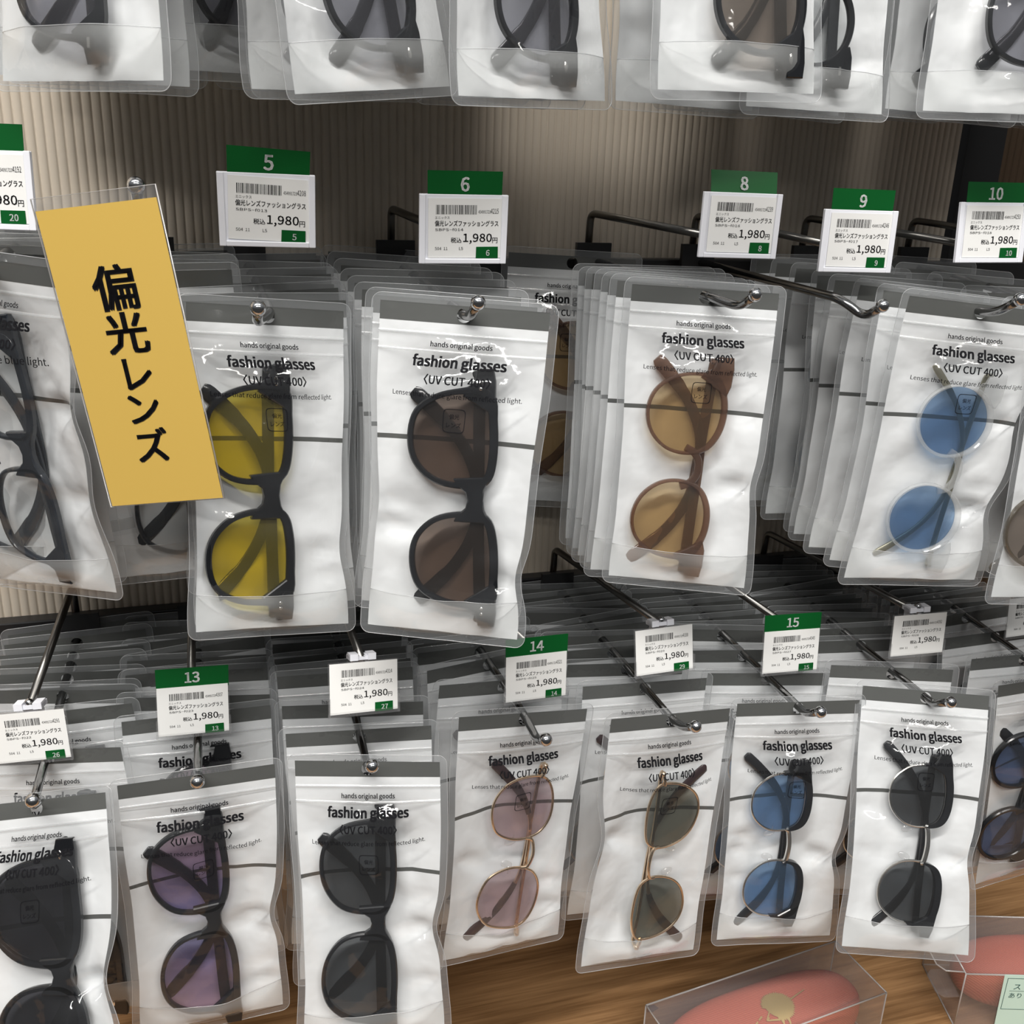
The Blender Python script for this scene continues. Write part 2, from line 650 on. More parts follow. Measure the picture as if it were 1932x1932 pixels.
def half_width(v):
    r = 5.5
    d = min(v, PH - v)
    if d >= r:
        return PW / 2
    return PW / 2 - (r - math.sqrt(max(0, r * r - (r - d) ** 2)))


def axis(stops, step):
    out = []
    for a, b in zip(stops[:-1], stops[1:]):
        n = max(1, round((b - a) / step))
        out += [a + (b - a) * i / n for i in range(n)]
    return out + [stops[-1]]


def grid(mb, sh, us, vs, layer, off=0.0, skip=None, mif=None, rounded=False):
    nu = len(us)
    vt = []
    for v in vs:
        k = half_width(v) / (PW / 2) if rounded else 1.0
        vt += [sh.pt(u * k, v, layer, off) for u in us]
    fs, ms = [], []
    for j in range(len(vs) - 1):
        for i in range(nu - 1):
            uc, vc = (us[i] + us[i + 1]) / 2, (vs[j] + vs[j + 1]) / 2
            if skip and skip(uc, vc):
                continue
            fs.append((j * nu + i, (j + 1) * nu + i, (j + 1) * nu + i + 1, j * nu + i + 1))
            ms.append(mif(uc, vc) if mif else 0)
    b = len(mb.v)
    mb.v += [tuple(p) for p in vt]
    mb.f += [tuple(b + i for i in f) for f in fs]
    mb.mi += ms


def hole_ring(mb, sh, layer, off, mi=0, rad=3.9, sq=4.8):
    n = 24
    vs = []
    for r in (0, 1):
        for i in range(n):
            a = 2 * math.pi * i / n + math.pi / 4
            ca, sa = math.cos(a), math.sin(a)
            k = sq / max(abs(ca), abs(sa)) if r == 0 else rad
            vs.append(sh.pt(ca * k, 9.0 + sa * k, layer, off))
    mb.add(vs, [(i, n + i, n + (i + 1) % n, (i + 1) % n) for i in range(n)], mi)


def in_hole(u, v):
    return abs(u) < 4.8 and 4.2 < v < 13.8


def print_geo(lines, icon):
    """every printed line of a pouch front, in sheet coordinates"""
    out = [text_uv('hands original goods', 0, 25.3, width=33.5, bold=.022),
           text_uv('fashion glasses', 0, 34.6, width=51, bold=.042),
           text_uv('〈UV CUT 400〉', 0, 43.2, width=36, bold=.028),
           text_uv(lines, 0, 51.6, width=71, bold=.008)]
    n = len(icon)
    for i, l in enumerate(icon):
        out.append(text_uv(l, 0, 64 + (i - (n - 1) / 2) * (7.6 / n + .5), height=2.7 if n == 2 else 2.1, bold=.01))
    vs, fs = [], []
    for k in (6.2, 5.8):
        for i in range(32):
            a = 2 * math.pi * (i + .5) / 32
            ca, sa = math.cos(a), math.sin(a)
            vs.append((k * math.copysign(abs(ca) ** .32, ca), 64 + k * math.copysign(abs(sa) ** .32, sa)))
    fs = [(i, (i + 1) % 32, 32 + (i + 1) % 32, 32 + i) for i in range(32)]
    out.append((vs, fs))
    return out


GLARE = print_geo('Lenses that reduce glare from reflected light.', ('偏光', 'レンズ'))
BLUE = print_geo('Lenses that reduce blue light.', ('ブルー', 'ライト', 'カット'))


def pouch_meshes(sh, geo, fine):
    """the part meshes of one pouch"""
    st = 2.6 if fine else 6.0
    us = axis([-50, -45.5, -4.8, 4.8, 45.5, 50], st)
    vs = [0, .3, .9, 1.8, 2.9, 4.2] + axis([4.2, 13.8, 24, PH - MARG], st)[1:] + [PH - 3.0, PH - 1.8, PH - .9, PH - .3, PH]
    mb = MB()
    grid(mb, sh, us, vs, 'front', 0.0, in_hole, lambda u, v: 1 if (abs(u) > 45.5 or v < 4.2 or v > PH - MARG) else 0, True)
    hole_ring(mb, sh, 'front', 0.0)
    rim = [(-1, v) for v in vs] + [(u / 50.0, PH) for u in us[1:-1]] + [(1, v) for v in reversed(vs)] + [(u / 50.0, 0) for u in reversed(us[1:-1])]
    mb.tube([sh.pt(a * half_width(v), v, 'front') for a, v in rim], .00022, 4, True, 2)
    out = [('film', mb.mesh('film', [M['film'], M['seal'], M['rim']]))]
    mb = MB()
    grid(mb, sh, axis([-45.5, 45.5], st + 1), axis([HD, 74.6], st + 1), 'back')
    grid(mb, sh, axis([-45.5, 45.5], st + 1), axis([77.2, PH - MARG], st + 1), 'back')
    out.append(('backing', mb.mesh('backing', M['backing'])))
    mb = MB()
    grid(mb, sh, axis([-45.5, 45.5], st + 1), [74.6, 77.2], 'back')
    out.append(('printed_band', mb.mesh('printed_band', M['header'])))
    mb = MB()
    grid(mb, sh, axis([-45.5, -4.8, 4.8, 45.5], st + 1), [4.2, 9, 13.8], 'back', .1, in_hole)
    hole_ring(mb, sh, 'back', .1)
    out.append(('header_strip', mb.mesh('header_strip', M['header'])))
    mb = MB()
    uz = axis([-45.5, 45.5], st + 1)
    for v in (19.6, 28.6):
        p = []
        for u in uz:
            p += [sh.pt(u, v - .9, 'front', .15), sh.pt(u, v, 'front', .9), sh.pt(u, v + .9, 'front', .15)]
        mb.add(p, [(3 * i + k, 3 * i + k + 1, 3 * i + k + 4, 3 * i + k + 3) for i in range(len(uz) - 1) for k in (0, 1)])
    out.append(('zip_seal', mb.mesh('zip_seal', M['zip'])))
    mb = MB()
    grid(mb, sh, axis([-45.5, 45.5], st + 1), axis([162.5, PH - MARG], st + 1), 'front', -.5)
    mb.tube([sh.pt(u, 162.5, 'front', -.4) for u in axis([-45.5, 45.5], st + 1)], .0002, 4, mi=1)
    out.append(('gusset', mb.mesh('gusset', [M['gusset'], M['rim']])))
    mb = MB()
    for gv, gf in geo:
        mb.add([sh.pt(u, v, 'front', .35) for u, v in gv], gf)
    out.append(('printed_text', mb.mesh('printed_text', M['ink'], smooth=False)))
    return out


def pose(loc, ang):
    return Matrix.Translation(loc) @ (Matrix.Rotation(R(ang[0]), 4, 'Z') @ Matrix.Rotation(R(ang[2]), 4, 'X') @ Matrix.Rotation(R(ang[1]), 4, 'Y'))


# ------------------------------------------------------------------ the glasses (mm; x along the frame, y towards the brow, z to the viewer)
def mm(mb, name, mat, smooth=True, angle=40):
    mb.v = [(x * .001, y * .001, z * .001) for x, y, z in mb.v]
    return mb.mesh(name, mat, smooth, angle)


LOOPS = {
    'wide': [(28.5, 7), (26, 16.5), (9, 19.5), (-12, 19), (-24.5, 15), (-27, 5), (-23.5, -9), (-12, -18), (3, -20.8), (17, -17.5), (26, -7)],
    'wellington': [(25, 7), (22.5, 18), (8, 20.5), (-10, 20), (-21, 16.5), (-23.5, 6), (-20.5, -9), (-11, -19), (2, -21.5), (15, -18), (22.5, -7)],
    'big': [(29, 8), (26.5, 21), (9, 24), (-12, 23.5), (-24.5, 18), (-27.5, 6), (-24, -11), (-13, -22.5), (3, -25.5), (17, -22), (26, -8)],
    'square': [(26, 6), (24, 15), (8, 17.5), (-12, 17), (-23, 13), (-24.5, 3), (-22, -9), (-12, -16), (3, -18), (17, -15), (24, -5)],
    'boston': [(23.5, 4), (20.5, 15), (9, 21.5), (-6, 21.5), (-18, 15.5), (-22.5, 5), (-20.5, -8), (-12, -18), (0, -22), (12, -19), (20.5, -9)],
    'round': [(22 * math.cos(a * math.pi / 6), 22 * math.sin(a * math.pi / 6)) for a in range(12)],
    'hexagon': [(23, 3), (20.5, 14), (9, 20.5), (-7, 21.5), (-18, 16), (-22.5, 6), (-22, -6), (-16, -17), (-3, -22), (9, -20.5), (19, -12)],
    'teardrop': [(24, 6), (21, 14), (9, 18.5), (-8, 18.5), (-19, 15), (-23, 5), (-20, -8), (-12, -17), (1, -21), (13, -18), (21, -8)],
    'brow': [(22, 6), (19, 15), (8, 19), (-8, 19), (-18, 14.5), (-21.5, 4), (-19.5, -8), (-11, -17.5), (0, -20.5), (11, -18), (19.5, -8)],
}
LOOPS = {k: spline([(p[0], p[1]) for p in v], 5) for k, v in LOOPS.items()}
for k, v in list(LOOPS.items()):
    a = sum(v[i - 1][0] * v[i][1] - v[i][0] * v[i - 1][1] for i in range(len(v)))
    if a < 0:
        LOOPS[k] = v[::-1]


def glasses_meshes(shape, kind, frame, lens, pd=67.0, tip=None, rivet=None, rim=3.0):
    """(part name, mesh, matrix) list: the right lens centre is at +pd/2; copies of each mesh are mirrored for the left"""
    loop = LOOPS[shape]
    hx = max(p[0] for p in loop)
    hn = -min(p[0] for p in loop)
    hy = max(p[1] for p in loop)
    out = []
    mb = MB()
    fm = M[frame]
    mats = [fm]
    for sg in (1, -1):
        def T(p):
            return (sg * p[0] + sg * pd / 2, p[1])
        inner = [T(p) for p in loop]
        if sg < 0:
            inner = inner[::-1]
        if kind == 'acetate':
            outer = [T(p) for p in offset(loop, lambda x, y: rim + (1.6 * smooth01(4, hy, y)) + (1.5 * smooth01(hx * .4, hx, x) * smooth01(0, hy, y)))]
            if sg < 0:
                outer = outer[::-1]
            mb.ring(inner, outer, -1.2, 2.8, .8)
            ep = [(hx * .55, hy + rim * .6), (hx - 1, hy * .30), (hx + rim + .6, hy * .40), (hx + rim + 3.2, hy * .60), (hx + rim + 10.2, hy * .68),
                  (hx + rim + 10.6, hy + 2.4), (hx + rim + 3.5, hy + 3.6), (hx * .8, hy + 3.4)]
            ep = [T(p) for p in ep]
            a = sum(ep[i - 1][0] * ep[i][1] - ep[i][0] * ep[i - 1][1] for i in range(len(ep)))
            mb.prism(ep if a > 0 else ep[::-1], -1.2, 2.6, .6)
        elif kind == 'metal':
            mb.tube([(x, y, 0) for x, y in inner], .85, 8, True)
            x0 = sg * (pd / 2 + hx)
            mb.tube([(x0 - sg * 1.5, hy * .45, 0), (x0 + sg * 2.5, hy * .52, .6), (x0 + sg * 6.0, hy * .55, -.6), (x0 + sg * 7.0, hy * .55, -3.5)], 1.25, 8)
            mb.ball((x0 + sg * 6.3, hy * .55, -1.0), 2.0, n=10, m=6)
        elif kind == 'browline':
            mb.tube([(x, y, 0) for x, y in inner], .75, 8, True, 1)
            arc = [p for p in loop if p[1] > -2 + 8 * (p[0] < 0)]
            arc.sort(key=lambda p: -math.atan2(p[1] + 3, p[0]))
            ii = [T((p[0] * .97, p[1] * .97)) for p in arc]
            oo = [T((p[0] * 1.03 + .4, p[1] + .8 + 3.2 * smooth01(-4, 12, p[1]))) for p in arc]
            poly = ii + oo[::-1]
            a = sum(poly[i - 1][0] * poly[i][1] - poly[i][0] * poly[i - 1][1] for i in range(len(poly)))
            n = len(ii)
            vs = [(x, y, -1.5) for x, y in ii + oo] + [(x, y, 2.6) for x, y in ii + oo]
            fs = []
            for i in range(n - 1):
                fs += [(i, i + 1, n + i + 1, n + i), (2 * n + i, 3 * n + i, 3 * n + i + 1, 2 * n + i + 1),
                       (i, 2 * n + i, 2 * n + i + 1, i + 1), (n + i, n + i + 1, 3 * n + i + 1, 3 * n + i)]
            fs += [(0, n, 3 * n, 2 * n), (n - 1, 3 * n - 1, 4 * n - 1, 2 * n - 1)]
            mb.add(vs, fs)
            ep = [T(p) for p in ((hx * .6, hy + 2.6), (hx - 1, hy * .34), (hx + 2.5, hy * .50), (hx + 8.5, hy * .62), (hx + 8.8, hy * .62 + 6.5), (hx + 3, hy + 1.2))]
            a = sum(ep[i - 1][0] * ep[i][1] - ep[i][0] * ep[i - 1][1] for i in range(len(ep)))
            mb.prism(ep if a > 0 else ep[::-1], -1.5, 2.6, .6)
    g = pd / 2 - hn
    if kind == 'acetate' and rim < 2.1 or shape == 'round':
        mb.tube(spline([(-g - 2.5, 4, .6), (-g + .2, 9.5, .8), (-g * .4, 13.0, 1.0), (g * .4, 13.0, 1.0), (g - .2, 9.5, .8), (g + 2.5, 4, .6)], 5, False), 1, 10, flat=(1.7, 2.3, (0, 0, 1)))
    elif kind == 'acetate':
        y0, y1 = hy * .28, hy * .86
        br = [(-g - 3.5, y1 + 3), (-g - 2.5, y0 - 5), (-g + 1.5, y0 - 3), (-g * .45, y0 + 1.5), (0, y0 + 2.6), (g * .45, y0 + 1.5), (g - 1.5, y0 - 3), (g + 2.5, y0 - 5),
              (g + 3.5, y1 + 3), (g * .6, y1), (0, y1 - .8), (-g * .6, y1)]
        mb.prism(br, -1.2, 2.8, .7)
    elif kind == 'metal':
        mb.tube(spline([(-g - .5, 6, 0), (-g + 1, 10.5, .8), (0, 12.5, 1.6), (g - 1, 10.5, .8), (g + .5, 6, 0)], 5, False), 1.2, 8)
    else:
        mats = [fm, M['silver']]
        mb.tube(spline([(-g - 1, 7, 0), (-g + 1, 9, .8), (0, 10, 1.4), (g - 1, 9, .8), (g + 1, 7, 0)], 4, False), 1.8, 8, mi=1)
    if kind != 'browline':
        mats = [fm]
    out.append(('frame', mm(mb, 'frame', mats), Matrix.Identity(4)))
    # lens: a shallow dome, once, mirrored for the other eye
    mb = MB()
    n = len(loop)
    vs = []
    for k in (1.0, .8, .55, .28):
        vs += [(x * k, y * k, 1.6 - 1.6 * k * k) for x, y in loop]
    vs.append((0, 0, 1.6))
    fs = []
    for k in range(3):
        for i in range(n):
            j = (i + 1) % n
            fs.append((k * n + i, k * n + j, (k + 1) * n + j, (k + 1) * n + i))
    fs += [(3 * n + i, 3 * n + (i + 1) % n, 4 * n) for i in range(n)]
    mb.add(vs, fs)
    lm = mm(mb, 'lens', LENS[lens], True, None)
    FL = Matrix.Diagonal((-1, 1, 1, 1))
    for sg in (1, -1):
        out.append(('lens', lm, Matrix.Translation((sg * pd / 2 * .001, 0, 0)) @ (Matrix.Identity(4) if sg > 0 else FL)))
    # temples, folded one over the other
    yh = hy * .72 if kind == 'acetate' else hy * .55
    x0 = pd / 2 + hx + (rim + 8.0 if kind == 'acetate' else 6.5)
    tm = M[tip] if tip else fm
    for sg, z in ((1, -3.6), (-1, -6.4)):
        mb = MB()
        path = [(x0, yh, -2.0), (x0 - 3, yh, z), (x0 - 25, yh - .8, z), (x0 - 72, yh - 1.6, z), (x0 - 90, yh - 5, z), (x0 - 106, yh - 14, z), (x0 - 119, yh - 26, z), (x0 - 129, yh - 37, z)]
        path = [(sg * p[0], p[1], p[2]) for p in spline(path, 5, False)]
        m = len(path)
        thin = kind != 'acetate'
        if thin:
            k = int(m * .58)
            w0 = 1.3 if kind == 'metal' else 2.6
            mb.tube(path[:k + 1], [1] * (k + 1), 8, flat=(.9, w0, (0, 0, 1)))
            q = path[k:]
            rr = [.55 + .45 * math.sin(min(1, (i / (len(q) - 1)) * 1.3) * math.pi / 2) for i in range(len(q))]
            rr[-1] *= .6
            mb.tube(q, rr, 10, flat=(1.5, 3.4, (0, 0, 1)), mi=1)
            out.append(('temple', mm(mb, 'temple', [M['gold'] if kind == 'metal' and frame == 'gold' else fm, tm]), Matrix.Identity(4)))
        else:
            rr = [1.0] * m
            for i in range(m):
                rr[i] = 1.1 - .25 * math.sin(math.pi * i / (m - 1)) + (.12 if i > m * .75 else 0)
            rr[-1] *= .62
            rr[-2] *= .9
            mb.tube(path, rr, 10, flat=(1.5, 3.7, (0, 0, 1)) if not tip else (1.0, 1.9, (0, 0, 1)))
            out.append(('temple', mm(mb, 'temple', [tm]), Matrix.Identity(4)))
    if kind != 'acetate':
        mb = MB()
        mb.ball((0, 0, 0), 1, 2.6, 4.6, 1.2)
        mb.tube([(1.5, 1, .4), (3.5, 2.5, 1.5), (5.5, 3, 1.5)], .45, 6)
        pm = mm(mb, 'nose_pad', M['pad'])
        for sg in (1, -1):
            out.append(('nose_pad', pm, Matrix.Translation((sg * (g - 2.2) * .001, -.0045, -.0015)) @ (Matrix.Rotation(sg * R(-18), 4, 'Z')) @ (Matrix.Identity(4) if sg > 0 else FL)))
    if rivet:
        for sg in (1, -1):
            for q in ((-1.6, 1.6) if rivet == 'dots' else (0,)):
                mb = MB()
                if rivet == 'dots':
                    mb.ball((0, 0, 0), 1.0, 1, 1, .5, 10, 6)
                elif rivet == 'leaf':
                    mb.ball((0, 0, 0), 1.0, 2.6, 1.1, .5, 10, 6)
                else:
                    mb.box((0, 0, 0), (4.4, 1.6, .8))
                rm = mm(mb, 'rivet', M['silver'])
                out.append(('rivet', rm, Matrix.Translation((sg * (pd / 2 + hx + rim + 1.5 + q) * .001, hy * .78 * .001, .0027))))
    return out


GM = Matrix(((0, 1, 0, 0), (0, 0, -1, 0), (-1, 0, 0, 0), (0, 0, 0, 1)))


def glasses_matrix(pm, c, ang, flip=False, back=0.0):
    loc = Matrix.Translation((c[0] * .001, -.0012 + back, (9 - c[1]) * .001))
    m = pm @ loc @ Matrix.Rotation(R(-ang), 4, 'Y')
    if flip:
        m = m @ Matrix.Rotation(math.pi, 4, 'Y')
    return m @ GM


def place_glasses(name, parts, mw, label, cat, group=None):
    t = thing(name, label, cat, mw, group)
    for nm, me, lm in parts:
        o = bpy.data.objects.new(nm, me)
        COL.objects.link(o)
        o.parent = t
        o.matrix_local = lm
    return t


STYLE = {
    'four': ('square', 'acetate', 'navy_acetate', 'clear', 68.5, None, None, 2.4),
    'five': ('wellington', 'acetate', 'black_acetate', 'yellow', 66.5, None, 'dots', 3.2),
    'six': ('wellington', 'acetate', 'black_acetate', 'brown', 66.0, None, 'dots', 3.2),
    'eight': ('boston', 'acetate', 'brown_acetate', 'amber', 64.5, None, None, 2.0),
    'ten': ('round', 'acetate', 'clear_acetate', 'blue', 65.5, 'olive_metal', None, 1.9),
    'eleven': ('boston', 'acetate', 'smoke_acetate', 'taupe', 64.0, None, None, 2.0),
    'twentysix': ('big', 'acetate', 'black_acetate', 'darker', 70.0, None, 'leaf', 3.0),
    'thirteen': ('wide', 'acetate', 'black_acetate', 'purple', 72.0, None, None, 2.6),
    'twentyseven': ('wide', 'acetate', 'black_acetate', 'dark', 70.5, None, None, 2.4),
    'fourteen': ('hexagon', 'metal', 'gold', 'mauve', 67.0, 'tip_brown', None, 1.0),
    'twentynine': ('teardrop', 'metal', 'gold', 'green', 67.5, 'tip_brown', None, 1.0),
    'fifteen': ('brow', 'browline', 'black_acetate', 'blue', 66.0, 'black_acetate', None, 1.0),
    'twentyeight': ('brow', 'browline', 'black_acetate', 'dark', 67.0, 'black_acetate', None, 1.0),
    'thirty': ('round', 'acetate', 'black_acetate', 'slate', 68.0, None, None, 3.0),
    'smoke': ('boston', 'acetate', 'black_acetate', 'greyclear', 66.0, None, 'leaf', 2.8),
    'smoke_bar': ('wellington', 'acetate', 'black_acetate', 'greyclear', 66.0, None, 'bar', 2.8),
    'tan': ('boston', 'acetate', 'black_acetate', 'taupe', 66.0, None, 'leaf', 3.0),
    'pale': ('round', 'acetate', 'black_acetate', 'clear', 66.0, None, 'bar', 2.0),
}
_gl = {}


def style(k):
    if k not in _gl:
        s = STYLE[k]
        _gl[k] = glasses_meshes(*s[:4], pd=s[4], tip=s[5], rivet=s[6], rim=s[7])
    return _gl[k]


# ------------------------------------------------------------------ the setting
def box_obj(name, c, s, mat, bev=0.0):
    mb = MB()
    mb.box(c, s)
    me = mb.mesh(name, mat, smooth=False)
    o = put(name, me)
    if bev:
        b = o.modifiers.new('bevel', 'BEVEL')
        b.width = bev
        b.segments = 2
    return o


def ribbed(name, x0, x1, z0, z1, y, pitch, depth, mat):
    mb = MB()
    xs = []
    n = int((x1 - x0) / pitch)
    prof = ((0, 0), (.10, -.55), (.22, -.9), (.5, -1), (.78, -.9), (.90, -.55))
    for i in range(n):
        jit = random.uniform(-.12, .12)
        for a, b in prof:
            xs.append((x0 + (i + a) * pitch, y + depth * b * (1 + jit)))
    xs.append((x0 + n * pitch, y))
    m = len(xs)
    mb.add([(a, b, z0) for a, b in xs] + [(a, b, z1) for a, b in xs], [(i, i + 1, m + i + 1, m + i) for i in range(m - 1)])
    o = put(name, mb.mesh(name, mat))
    return structure(o)


random.seed(4)
ribbed('wall_back', -.9, .588, .70, 2.10, 0.0, .0056, .0013, M['panel'])
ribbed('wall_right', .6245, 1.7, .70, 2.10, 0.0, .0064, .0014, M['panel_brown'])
post = structure(box_obj('trim_1', (.6062, .004, 1.40), (.036, .016, 1.40), M['black_metal']))
sh = box_obj('wood_shelf', (.40, -.232, .745), (2.6, .46, .034), M['wood'], .002)
tag(sh, 'long wood-grain display shelf under the lowest row of pouches', 'shelf')
for z, nm in ((1.326, 'black steel rail behind the row of pegs tagged five to ten'), (1.078, 'black steel rail behind the lowest row of pegs'), (1.612, 'black steel rail behind the topmost row of pouches')):
    tag(box_obj('peg_rail', (.40, -.0105, z), (2.5, .012, .024), M['black_metal'], .001), nm, 'rail')


# ------------------------------------------------------------------ pegs
def fillet(pts, r=.006, k=5):
    pts = [Vector(p) for p in pts]
    out = [pts[0]]
    for a, b, c in zip(pts[:-2], pts[1:-1], pts[2:]):
        d1, d2 = (a - b), (c - b)
        q = min(r, d1.length * .45, d2.length * .45)
        p0, p2 = b + d1.normalized() * q, b + d2.normalized() * q
        for i in range(k + 1):
            t = i / k
            out.append((1 - t) ** 2 * p0 + 2 * t * (1 - t) * b + t * t * p2)
    out.append(pts[-1])
    return out


def peg(label, base, hole, tipp, tag_end=None, dark=True, bend=.014, drop=.009):
    """goods arm from the rail through the pouch holes to an upturned tip, with a second arm above it for the tag"""
    t = thing('peg_hook', label, 'peg', Matrix.Translation(base), 'pegs holding the pouches')
    b = Vector(base)
    hole, tipp = Vector(hole), Vector(tipp)
    d = (hole - b).normalized()
    bp = tipp + Vector((-d.x * .004, bend, -drop))
    mb = MB()
    pts = fillet([Vector((0, .004, 0)), hole - b, bp - b, tipp - b], .010)
    mb.tube(pts, .0027, 12)
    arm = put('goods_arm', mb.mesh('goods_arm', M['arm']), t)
    mb = MB()
    mb.ball(tipp - b, .0040, n=16, m=10)
    put('ball_tip', mb.mesh('ball_tip', M['chrome']), arm)
    mb = MB()
    mb.box((0, -.0155, .002), (.026, .004, .020))
    put('base_plate', mb.mesh('base_plate', M['black_metal'], smooth=False), t)
    if tag_end is not None:
        e = Vector(tag_end) - b
        up = .032 if dark else .031
        mb = MB()
        mb.tube(fillet([Vector((-.002, -.010, .004)), Vector((-.002, -.012, up)), e], .006), .0026, 10)
        put('tag_arm', mb.mesh('tag_arm', M['wire']), t)
    return t


# front pouches: hole position, (yaw, roll, pitch), in-plane corner pulls in mm
FRONT = {
    'r2_4': ((-.1009, -.1560, 1.3434), (-37.4, .3, 3.3), [(3.6, -1.1), (-3.1, 2.2), (2.4, -4.9), (-3.1, 3.0)]),
    'r2_5': ((.0329, -.1560, 1.3195), (16.3, 4.8, -7.5), [(1.2, -.3), (-4.2, 1.1), (.7, 4.3), (1.6, -4.2)]),
    'r2_6': ((.1316, -.1877, 1.3221), (-22.6, 1.7, -8.7), [(-.2, -1.1), (.8, -1.3), (-2.8, 1.0), (2.5, 2.1)]),
    'r2_8': ((.2829, -.1721, 1.3300), (-11.0, 2.5, -6.1), [(0, -.1), (-1.3, -.6), (-1.0, 3.4), (2.5, -2.3)]),
    'r2_10': ((.4568, -.1984, 1.3231), (-13.8, 5.3, -2.0), [(-.7, -.8), (2.9, -1.4), (-1.2, -2.3), (-.8, 5.5)]),
    'r2_11': ((.5408, -.2160, 1.3190), (-10.0, 4.1, -8.3), [(-.3, -2.9), (1.7, -2.4), (-.5, .8), (0, 6.2)]),
    'r3_26': ((-.1138, -.1688, 1.0412), (-26.6, -11.1, -20.1), [(5.2, 2.0), (-1.0, -.9), (-3.9, -5.7), (-.2, 4.7)]),
    'r3_13': ((-.0226, -.1720, 1.0475), (1.0, .5, -4.3), [(.7, 1.8), (-.5, 1.7), (-2.7, -3.6), (1.4, -2.3)]),
    'r3_27': ((.0759, -.1921, 1.0512), (-12.8, -1.5, -12.0), [(2.0, -2.7), (-2.2, .7), (-2.1, -.6), (2.2, 2.7)]),
    'r3_14': ((.1800, -.1755, 1.0641), (6.5, 4.8, -4.0), [(-.1, -.1), (.3, 4.3), (-4.0, -4.5), (2.6, -1.4)]),
    'r3_29': ((.2749, -.1959, 1.0599), (5.6, 6.5, -5.9), [(-1.0, -.2), (.7, -.5), (-1.7, 1.0), (1.9, -.1)]),
    'r3_15': ((.3725, -.1933, 1.0541), (-6.9, 2.3, -7.8), [(.2, .3), (-1.2, -1.2), (-1.0, 2.9), (1.9, -1.7)]),
    'r3_28': ((.4619, -.2101, 1.0589), (-14.2, 3.4, -18.3), [(.7, -1.9), (-1.3, -1.2), (.9, 3.1), (.2, .4)]),
    'r3_30': ((.5804, -.2048, 1.0552), (-7.2, -8.2, 1.9), [(-1.3, -2.2), (3.4, 3.0), (1.0, -7.2), (-3.1, 6.5)]),
    'r1_a': ((-.0388, -.1743, 1.6029), (-36.8, -.4, -5.5), [(0, 0)] * 4),
    'r1_b': ((.0095, -.1093, 1.6146), (37.3, -2.7, -5.5), [(0, 0)] * 4),
    'r1_c': ((.0607, -.1895, 1.6044), (25.6, -6.2, -5.5), [(0, 0)] * 4),
    'r1_d': ((.1565, -.1745, 1.6060), (19.2, -1.7, -5.6), [(0, 0)] * 4),
    'r1_e': ((.2656, -.1398, 1.6085), (7.3, .5, -5.7), [(0, 0)] * 4),
    'r1_f': ((.2539, -.2098, 1.6120), (3.0, -2.0, -5.6), [(0, 0)] * 4),
    'r1_g': ((.3435, -.1500, 1.6094), (1.9, .2, -5.7), [(0, 0)] * 4),
    'r1_h': ((.4504, -.1753, 1.6117), (-9.6, -.2, -5.8), [(0, 0)] * 4),
}
